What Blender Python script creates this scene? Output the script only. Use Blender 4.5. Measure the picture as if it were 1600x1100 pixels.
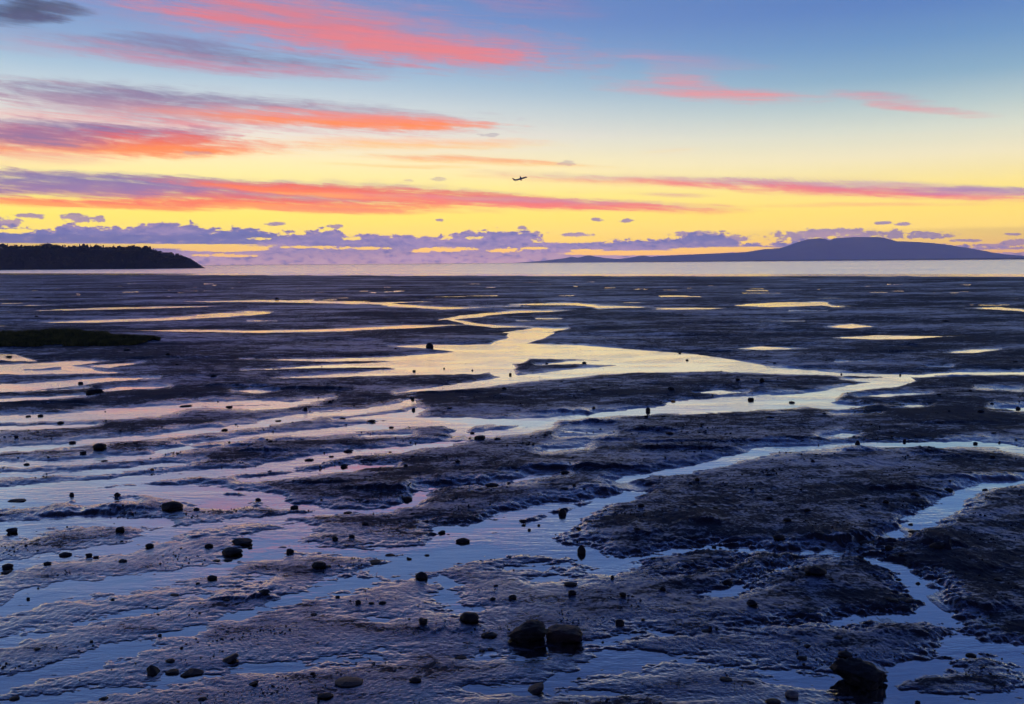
import bpy, bmesh, math, random
import numpy as np
from mathutils import Vector, Matrix

random.seed(7)
for o in list(bpy.data.objects):
    bpy.data.objects.remove(o, do_unlink=True)
SC = bpy.context.scene
COL = SC.collection

# ------------------------------------------------------------------ camera
EYE = 6.0                      # metres above the water, on the low bluff
FPX = 1385.0                   # focal length in photo pixels (photo 1600 x 1100)
PITCH = math.atan((550 - 410.5) / FPX)
ROLL = math.radians(0.42)
F = Vector((0, math.cos(PITCH), -math.sin(PITCH)))
U0 = Vector((0, math.sin(PITCH), math.cos(PITCH)))
R0 = Vector((1, 0, 0))
RX = (R0 * math.cos(ROLL) - U0 * math.sin(ROLL))
UX = (U0 * math.cos(ROLL) + R0 * math.sin(ROLL))
cam = bpy.data.cameras.new('camera')
cam.sensor_fit = 'HORIZONTAL'
cam.sensor_width = 36.0
cam.lens = FPX / 1600 * 36.0
cam.clip_start = 0.3
cam.clip_end = 90000
camo = bpy.data.objects.new('camera', cam)
COL.objects.link(camo)
camo.matrix_world = Matrix(((RX.x, UX.x, -F.x, 0), (RX.y, UX.y, -F.y, 0), (RX.z, UX.z, -F.z, EYE), (0, 0, 0, 1)))
SC.camera = camo
aR, aU, aF = np.array(RX), np.array(UX), np.array(F)


def direction(px, py):
    d = aF + aR * ((px - 800) / FPX) + aU * ((550 - py) / FPX)
    return d / np.linalg.norm(d)


def ground(px, py, z=0.0):
    d = direction(px, py)
    t = (z - EYE) / d[2]
    return d[0] * t, d[1] * t


def azel(px, py):
    d = direction(px, py)
    return math.atan2(d[0], d[1]), math.asin(d[2])


def project(X, Y, Z):
    x = X * aR[0] + Y * aR[1] + (Z - EYE) * aR[2]
    y = X * aU[0] + Y * aU[1] + (Z - EYE) * aU[2]
    w = X * aF[0] + Y * aF[1] + (Z - EYE) * aF[2]
    w = np.where(w < 1e-3, 1e-3, w)
    return 800 + FPX * x / w, 550 - FPX * y / w


# ------------------------------------------------------------------ colour management
SC.view_settings.view_transform = 'Standard'
SC.view_settings.look = 'None'
SC.view_settings.gamma = 1
SC.view_settings.exposure = 0
SC.view_settings.use_curve_mapping = False
SC.cycles.max_bounces = 4
SC.cycles.diffuse_bounces = 2
SC.cycles.glossy_bounces = 3
SC.cycles.volume_bounces = 2
SC.cycles.sample_clamp_indirect = 4
SC.cycles.use_denoising = True
SC.cycles.denoising_prefilter = 'ACCURATE'
SC.cycles.denoising_input_passes = 'RGB_ALBEDO_NORMAL'
SC.cycles.use_adaptive_sampling = True
SC.cycles.adaptive_threshold = 0.02
SC.cycles.adaptive_min_samples = 8


def lin(c):
    out = []
    for v in c[:3]:
        v = v / 255.0
        out.append(v / 12.92 if v <= 0.04045 else ((v + 0.055) / 1.055) ** 2.4)
    return (out[0], out[1], out[2], 1.0)


class NB:
    """small node builder"""
    def __init__(self, tree):
        self.t = tree
        self.n = tree.nodes
        self.l = tree.links

    def put(self, sock, v):
        if isinstance(v, bpy.types.NodeSocket):
            self.l.new(v, sock)
        else:
            sock.default_value = v

    def m(self, op, a, b=None, c=None, clamp=False):
        nd = self.n.new('ShaderNodeMath')
        nd.operation = op
        nd.use_clamp = clamp
        self.put(nd.inputs[0], a)
        if b is not None:
            self.put(nd.inputs[1], b)
        if c is not None:
            self.put(nd.inputs[2], c)
        return nd.outputs[0]

    def xyz(self, x, y, z=0.0):
        nd = self.n.new('ShaderNodeCombineXYZ')
        for i, v in enumerate((x, y, z)):
            self.put(nd.inputs[i], v)
        return nd.outputs[0]

    def dot(self, a, b):
        nd = self.n.new('ShaderNodeVectorMath')
        nd.operation = 'DOT_PRODUCT'
        self.put(nd.inputs[0], a)
        self.put(nd.inputs[1], b)
        return nd.outputs['Value']

    def vmul(self, a, b):
        nd = self.n.new('ShaderNodeVectorMath')
        nd.operation = 'MULTIPLY'
        self.put(nd.inputs[0], a)
        self.put(nd.inputs[1], b)
        return nd.outputs[0]

    def noise(self, vec, scale=1.0, detail=3.0, rough=0.5, dist=0.0):
        nd = self.n.new('ShaderNodeTexNoise')
        self.put(nd.inputs['Vector'], vec)
        nd.inputs['Scale'].default_value = scale
        nd.inputs['Detail'].default_value = detail
        nd.inputs['Roughness'].default_value = rough
        nd.inputs['Distortion'].default_value = dist
        return nd.outputs[0]

    def mr(self, v, a, b, c=0.0, d=1.0, smooth=True):
        nd = self.n.new('ShaderNodeMapRange')
        nd.interpolation_type = 'SMOOTHSTEP' if smooth else 'LINEAR'
        self.put(nd.inputs['Value'], v)
        for k, x in zip(('From Min', 'From Max', 'To Min', 'To Max'), (a, b, c, d)):
            self.put(nd.inputs[k], x)
        return nd.outputs[0]

    def mix(self, f, a, b):
        nd = self.n.new('ShaderNodeMix')
        nd.data_type = 'RGBA'
        self.put(nd.inputs[0], f)
        self.put(nd.inputs[6], a)
        self.put(nd.inputs[7], b)
        return nd.outputs[2]

    def ramp(self, f, stops, interp='LINEAR'):
        nd = self.n.new('ShaderNodeValToRGB')
        cr = nd.color_ramp
        cr.interpolation = interp
        while len(cr.elements) < len(stops):
            cr.elements.new(0.5)
        for e, (p, c) in zip(cr.elements, stops):
            e.position = p
            e.color = c
        self.put(nd.inputs[0], f)
        return nd.outputs[0]


# ------------------------------------------------------------------ world: sunset sky with cirrus and a cumulus bank
world = bpy.data.worlds.new('World')
SC.world = world
world.use_nodes = True
wt = world.node_tree
wt.nodes.clear()
W = NB(wt)
gen = wt.nodes.new('ShaderNodeTexCoord').outputs['Generated']
sp = wt.nodes.new('ShaderNodeSeparateXYZ')
wt.links.new(gen, sp.inputs[0])
AZ = W.m('ARCTAN2', sp.outputs[0], sp.outputs[1])
EL = W.m('ARCSINE', sp.outputs[2])


def elramp(x, stops, out=((22, (80, 114, 178)), (32, (50, 80, 150)), (50, (27, 45, 108)), (90, (18, 29, 80)))):
    """sky colour by elevation, stops given at photo rows in column x; then on to the zenith in degrees"""
    s = []
    for y, c in stops:
        e = max(0.0, azel(x, y)[1])
        s.append(((e / (math.pi / 2)) ** 0.5, lin(c)))
    for e, c in out:
        s.append(((e / 90.0) ** 0.5, lin(c)))
    s.sort(key=lambda k: k[0])
    return s


ELP = W.m('POWER', W.m('MAXIMUM', W.m('DIVIDE', EL, math.pi / 2), 0.0), 0.5)
left = W.ramp(ELP, elramp(200, [(412, (255, 180, 80)), (392, (255, 196, 30)), (370, (255, 216, 26)), (335, (255, 232, 44)),
                               (300, (255, 236, 100)), (245, (255, 236, 166)), (200, (236, 226, 208)), (150, (204, 214, 214)), (105, (164, 192, 210)),
                               (60, (132, 164, 202)), (0, (110, 142, 194))]))
right = W.ramp(ELP, elramp(1450, [(404, (255, 160, 50)), (390, (255, 190, 34)), (365, (255, 210, 30)), (325, (255, 222, 60)),
                                 (290, (252, 226, 110)), (240, (238, 226, 180)), (200, (212, 216, 194)), (160, (176, 196, 194)), (115, (130, 168, 190)),
                                 (60, (100, 144, 188)), (0, (80, 122, 184))],
                          out=((22, (62, 98, 168)), (32, (42, 72, 144)), (50, (25, 43, 106)), (90, (18, 29, 80)))))
back = W.ramp(ELP, [(0.0, lin((84, 84, 128))), (0.25, lin((78, 86, 138))), (0.5, lin((44, 62, 116))), (1.0, lin((18, 29, 80)))])
sky = W.mix(W.mr(AZ, azel(300, 300)[0], azel(1500, 300)[0]), left, right)
absaz = W.m('ABSOLUTE', W.m('ADD', AZ, 0.05))
sky = W.mix(W.mr(absaz, 0.62, 2.3), sky, back)

# shared noises for the clouds (stretched along the wind, sinking a little to the right)
ELS = W.m('MULTIPLY_ADD', AZ, 0.07, EL)
n_broad = W.noise(W.xyz(W.m('MULTIPLY', AZ, 6.0), W.m('MULTIPLY', ELS, 50.0)), 1.0, 4.0, 0.55)
n_fine = W.noise(W.xyz(W.m('MULTIPLY', AZ, 6.5), W.m('MULTIPLY', ELS, 120.0), 3.0), 1.0, 7.0, 0.66, 0.35)
n_wisp = W.noise(W.xyz(W.m('MULTIPLY', AZ, 16.0), W.m('MULTIPLY', ELS, 420.0), 7.0), 1.0, 6.0, 0.68, 0.9)
ELW = W.m('ADD', EL, W.m('MULTIPLY', W.m('SUBTRACT', n_broad, 0.5), 0.012))
P = W.xyz(AZ, ELW, 1.0)
n_puff = W.noise(W.xyz(W.m('MULTIPLY', AZ, 34.0), W.m('MULTIPLY', ELS, 150.0), 9.0), 1.0, 6.0, 0.66, 0.5)
NT = W.m('ADD', W.m('MULTIPLY_ADD', n_fine, 1.9, -1.0), W.m('MULTIPLY_ADD', n_puff, 1.3, W.m('MULTIPLY', n_wisp, 1.2)))
CT = W.m('MULTIPLY_ADD', n_fine, -3.0, W.m('MULTIPLY_ADD', n_wisp, -1.6, 2.3))


def streak(base, x0, y0, x1, y1, th, ctop, cbot, alpha=0.9, soft=1.0, mid=0.0):
    """one lens-shaped band of cirrus between two photo points, th = half thickness in photo pixels"""
    a0, e0 = azel(x0, y0)
    a1, e1 = azel(x1, y1)
    ca, ce = (a0 + a1) / 2, (e0 + e1) / 2
    da, de = (a1 - a0) / 2, (e1 - e0) / 2
    L = math.hypot(da, de)
    ux, uy = da / L, de / L
    t = th * 1.3 / FPX
    A = (ux / L, uy / L, -(ca * ux + ce * uy) / L)
    B = (-uy / t, ux / t, (ca * uy - ce * ux) / t)
    u = W.dot(P, A)
    v = W.dot(P, B)
    d = W.m('MULTIPLY_ADD', v, v, W.m('MULTIPLY', u, u))
    q = W.m('SUBTRACT', NT, d)
    mask = W.mr(q, 0.0, soft * 1.5, 0.0, min(1.0, alpha * 1.08))
    col = W.mix(W.mr(W.m('ADD', v, CT), -0.5 + mid, 0.7 + mid), lin(cbot), lin(ctop))
    return W.mix(mask, base, col)


GP, PK, OR = (128, 116, 152), (232, 112, 118), (252, 138, 84)
STREAKS = [
    (-60, -80, 820, 66, 50, (150, 134, 178), (184, 132, 162), 0.6, 1.3),
    (120, -36, 960, 96, 34, (180, 132, 160), (216, 118, 130), 0.9, 1.1),
    (240, -2, 780, 88, 22, (204, 120, 138), (224, 116, 120), 0.7, 1.0),
    (430, 44, 880, 94, 13, (226, 122, 130), (228, 122, 122), 0.7, 1.0),
    (700, -10, 970, 18, 15, (128, 116, 168), (170, 122, 160), 0.55, 1.3),
    (-150, 42, 260, 82, 17, (150, 146, 180), (176, 150, 178), 0.6, 1.5),
    (40, 60, 640, 114, 17, (104, 98, 138), (190, 122, 148), 0.95, 1.2),
    (150, 55, 400, 78, 9, (112, 112, 152), (120, 112, 154), 0.65, 1.2),
    (-200, 114, 820, 196, 22, (124, 114, 150), (204, 122, 134), 0.9, 1.2),
    (-200, 124, 460, 162, 12, (112, 104, 146), (140, 112, 148), 0.85, 1.2),
    (200, 170, 800, 194, 11, (222, 140, 136), (255, 136, 56), 0.95, 1.0),
    (330, 180, 800, 194, 7, (240, 130, 110), (255, 134, 46), 0.9, 0.9),
    (-100, 158, 440, 204, 18, (156, 148, 170), (228, 132, 132), 0.8, 1.3),
    (-160, 192, 400, 218, 14, (112, 98, 148), (214, 92, 100), 0.95, 0.9),
    (-260, 216, 510, 230, 15, (232, 92, 56), (255, 132, 24), 0.98, 0.9),
    (-100, 206, 200, 224, 13, (114, 102, 150), (124, 102, 148), 0.85, 1.1),
    (-160, 243, 230, 250, 10, (226, 180, 160), (244, 190, 140), 0.75, 1.3),
    (360, 220, 900, 222, 9, (252, 176, 120), (255, 190, 96), 0.85, 1.3),
    (520, 240, 970, 260, 5, (240, 160, 110), (252, 178, 84), 0.9, 1.1),
    (460, 255, 760, 262, 3, (250, 196, 120), (252, 190, 96), 0.6, 1.2),
    (980, 240, 1110, 232, 3, (246, 206, 166), (246, 206, 160), 0.6, 1.4),
    (-300, 264, 920, 314, 18, (136, 112, 156), (226, 96, 70), 0.95, 0.9),
    (-300, 276, 460, 292, 14, (116, 102, 154), (140, 106, 150), 0.92, 0.9),
    (-300, 306, 800, 321, 7, (248, 100, 24), (255, 152, 0), 0.98, 0.8),
    (220, 280, 940, 316, 9, (236, 90, 44), (255, 114, 0), 0.95, 0.8),
    (400, 300, 1020, 318, 4, (255, 184, 40), (255, 170, 30), 0.85, 0.9),
    (500, 302, 1180, 328, 8, (196, 118, 140), (244, 108, 74), 0.95, 0.9),
    (360, 324, 700, 332, 5, (240, 124, 60), (252, 146, 36), 0.9, 0.9),
    (700, 268, 1320, 292, 7, (190, 146, 156), (244, 138, 100), 0.8, 1.2),
    (980, 278, 1700, 306, 10, (178, 134, 160), (236, 104, 104), 0.92, 1.0),
    (1180, 292, 1700, 308, 6, (226, 104, 116), (240, 110, 96), 0.8, 1.0),
    (1380, 296, 1720, 300, 5, (150, 124, 164), (170, 124, 158), 0.8, 1.0),
    (1120, 321, 1660, 316, 3, (250, 170, 96), (250, 168, 84), 0.7, 1.2),
    (960, 300, 1120, 306, 3, (214, 160, 140), (220, 160, 130), 0.7, 1.2),
    (1290, 282, 1480, 290, 4, (206, 180, 166), (206, 180, 160), 0.6, 1.2),
    (930, 76, 1210, 108, 14, (158, 136, 176), (206, 136, 156), 0.55, 1.5),
    (1000, 112, 1120, 128, 13, (206, 132, 148), (240, 126, 124), 0.6, 1.6),
    (900, 128, 1290, 156, 11, (208, 140, 154), (240, 128, 124), 0.85, 1.4),
    (1280, 142, 1470, 162, 8, (190, 134, 150), (220, 140, 150), 0.75, 1.4),
    (1340, 160, 1560, 182, 6, (210, 140, 150), (232, 134, 134), 0.8, 1.3),
    (-40, 26, 128, 10, 15, (60, 70, 98), (74, 78, 112), 1.0, 0.8),
    (60, 10, 150, 20, 7, (70, 80, 108), (84, 90, 122), 0.8, 1.0),
]
for s in STREAKS:
    sky = streak(sky, *s)

# ripple cloud: fine ribs across the right-hand band
rib = W.m('SINE', W.m('MULTIPLY_ADD', AZ, 900.0, W.m('MULTIPLY', EL, 1500.0)))
a0, e0 = azel(1230, 283)
du = W.m('MULTIPLY', W.m('SUBTRACT', AZ, a0), FPX / 190.0)
dv = W.m('MULTIPLY', W.m('SUBTRACT', W.m('MULTIPLY_ADD', AZ, 0.03, EL), e0 + 0.03 * a0), FPX / 9.0)
rd = W.m('MULTIPLY_ADD', du, du, W.m('MULTIPLY', dv, dv))
rm = W.m('MULTIPLY', W.mr(rd, 1.0, 0.2, 0.0, 0.28), W.mr(rib, -0.4, 0.7))
sky = W.mix(rm, sky, lin((196, 156, 160)))

# cumulus bank: its top follows the photo, edges curl with noise
nc = W.noise(W.xyz(W.m('MULTIPLY', AZ, 92.0), W.m('MULTIPLY', EL, 205.0), 1.0), 1.0, 9.0, 0.64, 0.25)
nc2 = W.noise(W.xyz(W.m('MULTIPLY', AZ, 9.0), W.m('MULTIPLY', EL, 60.0), 5.0), 1.0, 4.0, 0.5)
TOPS = [(-300, 352), (0, 351), (40, 360), (70, 362), (105, 352), (150, 356), (200, 356), (240, 350), (300, 352), (345, 360), (380, 357), (430, 366),
        (480, 366), (510, 359), (545, 368), (620, 368), (680, 372), (730, 364), (790, 362), (840, 368), (865, 378), (940, 378), (985, 376),
        (1050, 376), (1075, 366), (1140, 370), (1160, 382), (1230, 380), (1300, 374), (1380, 378), (1460, 384), (1500, 384), (1600, 386), (1900, 386)]
amin, amax = azel(-300, 380)[0], azel(1900, 380)[0]
fc = wt.nodes.new('ShaderNodeFloatCurve')
cv = fc.mapping.curves[0]
pts = []
for x, y in TOPS:
    a, e = azel(x, y)
    pts.append(((a - amin) / (amax - amin), e / 0.06))
cv.points[0].location = pts[0]
cv.points[1].location = pts[-1]
for p in pts[1:-1]:
    cv.points.new(*p)
for p in cv.points:
    p.handle_type = 'AUTO_CLAMPED'
fc.mapping.update()
W.put(fc.inputs['Value'], W.m('DIVIDE', W.m('SUBTRACT', AZ, amin), amax - amin))
TOP = W.m('MULTIPLY', fc.outputs[0], 0.06)
edge = W.m('ADD', W.m('SUBTRACT', TOP, EL), W.m('MULTIPLY', W.m('SUBTRACT', nc, 0.46), 0.026))
bank = W.mr(edge, -0.0005, 0.0006)
# little detached puffs over the bank
def puff(x, y, rx, ry):
    a, e = azel(x, y)
    du_ = W.m('MULTIPLY', W.m('SUBTRACT', AZ, a), FPX / rx)
    dv_ = W.m('MULTIPLY', W.m('SUBTRACT', EL, e), FPX / ry)
    d_ = W.m('MULTIPLY_ADD', du_, du_, W.m('MULTIPLY', dv_, dv_))
    q_ = W.m('ADD', W.m('SUBTRACT', 0.75, d_), W.m('MULTIPLY', W.m('SUBTRACT', nc, 0.48), 5.0))
    return W.mr(q_, 0.0, 0.4, 0.0, 0.9)


for x, y, rx, ry in [(12, 348, 20, 9), (48, 338, 18, 4), (118, 341, 24, 7), (152, 342, 15, 5), (432, 350, 20, 3), (524, 354, 15, 4), (688, 344, 8, 2.5), (815, 356, 8, 3), (932, 343, 11, 3),
                     (978, 345, 11, 3.5), (800, 366, 60, 6), (902, 367, 26, 4), (1090, 366, 50, 6), (1140, 373, 36, 6), (1300, 366, 95, 9), (1250, 374, 50, 4), (1395, 366, 18, 9), (1450, 367, 40, 6), (1412, 350, 14, 3),
                     (1380, 348, 12, 2.5), (1510, 376, 26, 2.5), (1590, 378, 30, 5), (1560, 383, 40, 3), (1580, 366, 10, 2)]:
    m_ = puff(x, y, rx, ry)
    bank = W.m('MAXIMUM', bank, m_)
for x, y, rx, ry in [(762, 211, 18, 3.5), (310, 239, 20, 3), (688, 280, 20, 3.5), (886, 255, 16, 5), (640, 282, 8, 2)]:
    sky = W.mix(W.m('MULTIPLY', puff(x, y, rx, ry), 0.5), sky, lin((150, 136, 150)))


# clear gaps under the bank, lit from behind
def slit(x, y, rx, ry, k=1.0):
    a, e = azel(x, y)
    du_ = W.m('MULTIPLY', W.m('SUBTRACT', AZ, a), FPX / rx)
    dv_ = W.m('MULTIPLY', W.m('SUBTRACT', EL, e), FPX / ry)
    d_ = W.m('MULTIPLY_ADD', du_, du_, W.m('MULTIPLY', dv_, dv_))
    q_ = W.m('ADD', W.m('SUBTRACT', 0.8, d_), W.m('MULTIPLY', W.m('SUBTRACT', nc, 0.48), 4.0 * k))
    return W.mr(q_, 0.0, 0.3)


gap = None
for x, y, rx, ry, k in [(-60, 382.5, 480, 3.2, .3), (350, 389.5, 76, 4.5, .5), (300, 386, 140, 2.6, .4), (350, 399, 50, 2.5, 1.6), (20, 361, 26, 4, 1), (700, 389.5, 48, 3.5, 1.5), (560, 388, 60, 2.2, 1.5), (480, 386, 60, 1.8, 1.6), (660, 392, 20, 3, 1), (790, 391, 26, 4, 1.6), (833, 388, 24, 2, 1.2), (915, 391.5, 34, 2.6, .8),
                        (1010, 395, 160, 4.6, .3), (1140, 390, 120, 5, .4), (745, 372, 14, 3, 2), (890, 375, 60, 5, 1.6), (400, 373, 20, 2, 2), (550, 372, 14, 3, 2), (1300, 371, 8, 3, .5), (1560, 392, 70, 2.5, 1.2)]:
    g_ = slit(x, y, rx, ry, k)
    gap = g_ if gap is None else W.m('MAXIMUM', gap, g_)
bank = W.m('MULTIPLY', bank, W.m('SUBTRACT', 1.0, gap))
ecol = W.ramp(W.m('DIVIDE', EL, 0.055), [(0.0, lin((190, 146, 148))), (0.2, lin((160, 130, 146))), (0.38, lin((112, 106, 146))), (0.6, lin((84, 92, 142))), (0.85, lin((94, 96, 140)))])
ecol = W.mix(W.mr(nc2, 0.38, 0.7, 0.0, 0.5), ecol, lin((178, 142, 166)))
ecol = W.mix(W.mr(nc, 0.46, 0.7, 0.0, 0.75), ecol, lin((70, 80, 132)))
ecol = W.mix(W.mr(nc, 0.46, 0.3, 0.0, 0.45), ecol, lin((190, 156, 160)))
rim = W.m('MULTIPLY', W.mr(edge, 0.0035, 0.0), 0.35)
ecol = W.mix(rim, ecol, lin((190, 140, 140)))
bank = W.m('MULTIPLY', bank, W.mr(absaz, 1.6, 0.8))
sky = W.mix(bank, sky, ecol)

# a little of the physical sky on top, sun just under the horizon
ns = wt.nodes.new('ShaderNodeTexSky')
ns.sky_type = 'NISHITA'
ns.sun_disc = False
ns.sun_elevation = math.radians(-1.0)
ns.sun_rotation = math.radians(-6.0)
ns.dust_density = 1.0
bg1 = wt.nodes.new('ShaderNodeBackground')
# the sky is seen through kilometres of evening haze (built below), so it is that much brighter behind it
HAZE_D, HAZE_TOP, HAZE_FAR = 6.5e-5, 900.0, 27000.0
pl = W.m('MINIMUM', W.m('DIVIDE', HAZE_TOP - 6.0, W.m('MAXIMUM', sp.outputs[2], 0.01)), HAZE_FAR)
gain = W.m('POWER', math.e, W.m('MULTIPLY', pl, HAZE_D))
W.put(bg1.inputs['Strength'], W.m('MULTIPLY_ADD', W.m('SUBTRACT', gain, 1.0), 0.88, 1.0))
wt.links.new(sky, bg1.inputs['Color'])
bg2 = wt.nodes.new('ShaderNodeBackground')
bg2.inputs['Strength'].default_value = 0.05
wt.links.new(ns.outputs[0], bg2.inputs['Color'])
add = wt.nodes.new('ShaderNodeAddShader')
wt.links.new(bg1.outputs[0], add.inputs[0])
wt.links.new(bg2.outputs[0], add.inputs[1])
wo = wt.nodes.new('ShaderNodeOutputWorld')
wt.links.new(add.outputs[0], wo.inputs['Surface'])
world.cycles.sampling_method = 'NONE'


# ------------------------------------------------------------------ helpers for objects
def tag(o, label=None, cat=None, group=None, kind=None):
    if label:
        o['label'] = label
    if cat:
        o['category'] = cat
    if group:
        o['group'] = group
    if kind:
        o['kind'] = kind
    return o


def mesh_obj(name, verts, faces, mat, parent=None, smooth=False):
    me = bpy.data.meshes.new(name)
    verts = np.asarray(verts, dtype=np.float32)
    if isinstance(faces, np.ndarray):
        k = faces.shape[1]
        me.vertices.add(len(verts))
        me.vertices.foreach_set('co', verts.ravel())
        me.loops.add(faces.size)
        me.loops.foreach_set('vertex_index', faces.ravel().astype(np.int32))
        me.polygons.add(len(faces))
        me.polygons.foreach_set('loop_start', np.arange(0, faces.size, k, dtype=np.int32))
        me.update(calc_edges=True)
        me.validate()
    else:
        me.from_pydata([tuple(v) for v in verts], [], faces)
        me.update()
    if smooth:
        me.polygons.foreach_set('use_smooth', np.ones(len(me.polygons), dtype=bool))
    me.materials.append(mat)
    o = bpy.data.objects.new(name, me)
    COL.objects.link(o)
    if parent:
        o.parent = parent
    return o


def hash2(ix, iy, seed):
    h = (ix.astype(np.int64) * 374761393 + iy.astype(np.int64) * 668265263 + seed * 974711) & 0xffffffff
    h = ((h ^ (h >> 13)) * 1274126177) & 0xffffffff
    h = (h ^ (h >> 16)) & 0xffffff
    return h.astype(np.float64) / 0xffffff


def gnoise(x, y, seed=0):
    """gradient noise, about -0.7..0.7"""
    x0 = np.floor(x)
    y0 = np.floor(y)
    fx, fy = x - x0, y - y0
    sx = fx * fx * fx * (fx * (fx * 6 - 15) + 10)
    sy = fy * fy * fy * (fy * (fy * 6 - 15) + 10)

    def g(i, j):
        a = hash2(x0 + i, y0 + j, seed) * 2 * math.pi
        return np.cos(a) * (fx - i) + np.sin(a) * (fy - j)
    a = g(0, 0) * (1 - sx) + g(1, 0) * sx
    b = g(0, 1) * (1 - sx) + g(1, 1) * sx
    return a * (1 - sy) + b * sy


def fbm(x, y, octs=4, seed=0, gain=0.5):
    s = 0
    a = 1.0
    for k in range(octs):
        s = s + a * gnoise(x, y, seed + k * 17)
        x, y = x * 2.03 + 11.3, y * 2.03 - 7.1
        a *= gain
    return s


def sstep(a, b, x):
    t = np.clip((x - a) / (b - a), 0, 1)
    return t * t * (3 - 2 * t)


def material(name):
    m = bpy.data.materials.new(name)
    m.use_nodes = True
    m.node_tree.nodes.clear()
    return m, NB(m.node_tree)


def finish(m, nb, shader):
    o = nb.n.new('ShaderNodeOutputMaterial')
    nb.l.new(shader, o.inputs['Surface'])
    return m


def principled(nb, **kw):
    p = nb.n.new('ShaderNodeBsdfPrincipled')
    for k, v in kw.items():
        nb.put(p.inputs[k.replace('_', ' ')], v)
    return p.outputs[0]


def bump(nb, height, strength=1.0, distance=1.0, normal=None):
    b = nb.n.new('ShaderNodeBump')
    b.inputs['Strength'].default_value = strength
    nb.put(b.inputs['Distance'], distance)
    nb.put(b.inputs['Height'], height)
    if normal is not None:
        nb.l.new(normal, b.inputs['Normal'])
    return b.outputs[0]


def obj_xyz(nb):
    return nb.n.new('ShaderNodeNewGeometry').outputs['Position']


# ------------------------------------------------------------------ materials
def film(nb, normal, rough, body, power, top=1.0, tint=(1, 1, 1, 1)):
    """thin silty water: reflectance climbs quickly towards grazing"""
    lw = nb.n.new('ShaderNodeLayerWeight')
    lw.inputs['Blend'].default_value = 0.5
    if normal is not None:
        nb.l.new(normal, lw.inputs['Normal'])
    fac = nb.m('MULTIPLY', nb.m('POWER', lw.outputs['Facing'], power), top)
    fac = nb.m('MAXIMUM', fac, 0.03)
    gl = nb.n.new('ShaderNodeBsdfGlossy')
    nb.put(gl.inputs['Roughness'], rough)
    gl.inputs['Color'].default_value = tint
    di = nb.n.new('ShaderNodeBsdfDiffuse')
    nb.put(di.inputs['Color'], body)
    if normal is not None:
        nb.l.new(normal, gl.inputs['Normal'])
        nb.l.new(normal, di.inputs['Normal'])
    mx = nb.n.new('ShaderNodeMixShader')
    nb.l.new(fac, mx.inputs[0])
    nb.l.new(di.outputs[0], mx.inputs[1])
    nb.l.new(gl.outputs[0], mx.inputs[2])
    return mx.outputs[0]


M_water, nb = material('shallow_water')
pos = obj_xyz(nb)
r1 = nb.noise(nb.vmul(pos, (1.6, 5.0, 1.0)), 1.0, 3.0, 0.55, 0.4)
r2 = nb.noise(nb.vmul(pos, (0.25, 0.5, 1.0)), 1.0, 2.0, 0.5)
calm = nb.mr(r2, 0.4, 0.62, 0.25, 1.0)
r3 = nb.noise(nb.vmul(pos, (9.0, 24.0, 1.0)), 1.0, 2.0, 0.5)
h = nb.m('MULTIPLY', nb.m('MULTIPLY_ADD', r3, 0.2, r1), calm)
bn = bump(nb, h, 1.0, 0.013)
finish(M_water, nb, film(nb, bn, 0.05, (0.02, 0.022, 0.03, 1), 1.45))

M_sea, nb = material('sea_water')
pos = obj_xyz(nb)
r1 = nb.noise(nb.vmul(pos, (0.05, 0.16, 1.0)), 1.0, 4.0, 0.6, 0.3)
r2 = nb.noise(nb.vmul(pos, (0.0025, 0.010, 1.0)), 1.0, 4.0, 0.6)
bn = bump(nb, r1, 1.0, nb.mr(r2, 0.35, 0.65, 0.3, 1.2))
finish(M_sea, nb, film(nb, bn, 0.20, (0.03, 0.04, 0.06, 1), 0.12, 1.0, (0.98, 0.96, 1.0, 1)))

M_mud, nb = material('wet_mud')
pos = obj_xyz(nb)
att = nb.n.new('ShaderNodeAttribute')
att.attribute_name = 'wet'
wet = att.outputs['Fac']
g1 = nb.noise(nb.vmul(pos, (11.0, 14.0, 8.0)), 1.0, 3.0, 0.6, 0.5)
g2 = nb.noise(nb.vmul(pos, (16.0, 46.0, 30.0)), 1.0, 3.0, 0.65)
g3 = nb.noise(nb.vmul(pos, (1.1, 2.0, 0.4)), 1.0, 9.0, 0.93, 0.2)
g4 = nb.noise(nb.vmul(pos, (0.025, 0.055, 0.1)), 1.0, 10.0, 0.9)
hh = nb.m('ADD', g1, nb.m('MULTIPLY', g2, 0.35))
dry = nb.m('SUBTRACT', 1.0, wet)
bn = bump(nb, hh, 1.0, nb.m('MULTIPLY_ADD', dry, 0.006, 0.006))
body = nb.mix(nb.mr(g3, 0.35, 0.65), (0.013, 0.013, 0.016, 1), (0.024, 0.022, 0.024, 1))
# thin films of water caught in the fine hollows of the mud
speck = nb.m('ADD', nb.m('MULTIPLY_ADD', wet, 0.26, nb.m('MULTIPLY', nb.m('SUBTRACT', g4, 0.5), 1.5)), nb.m('MULTIPLY_ADD', nb.m('SUBTRACT', g1, 0.5), 0.4, g3))
film_m = nb.mr(speck, 0.49, 0.60)
lw = nb.n.new('ShaderNodeLayerWeight')
lw.inputs['Blend'].default_value = 0.5
nb.l.new(bn, lw.inputs['Normal'])
fr = nb.m('POWER', lw.outputs['Facing'], 2.2)
strength = nb.m('MULTIPLY_ADD', film_m, nb.m('MULTIPLY_ADD', wet, 0.42, 0.50), 0.07)
fac = nb.m('MAXIMUM', nb.m('MULTIPLY', fr, strength), 0.02)
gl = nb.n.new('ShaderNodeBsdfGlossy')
nb.put(gl.inputs['Roughness'], nb.m('MULTIPLY_ADD', dry, 0.22, 0.10))
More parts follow.
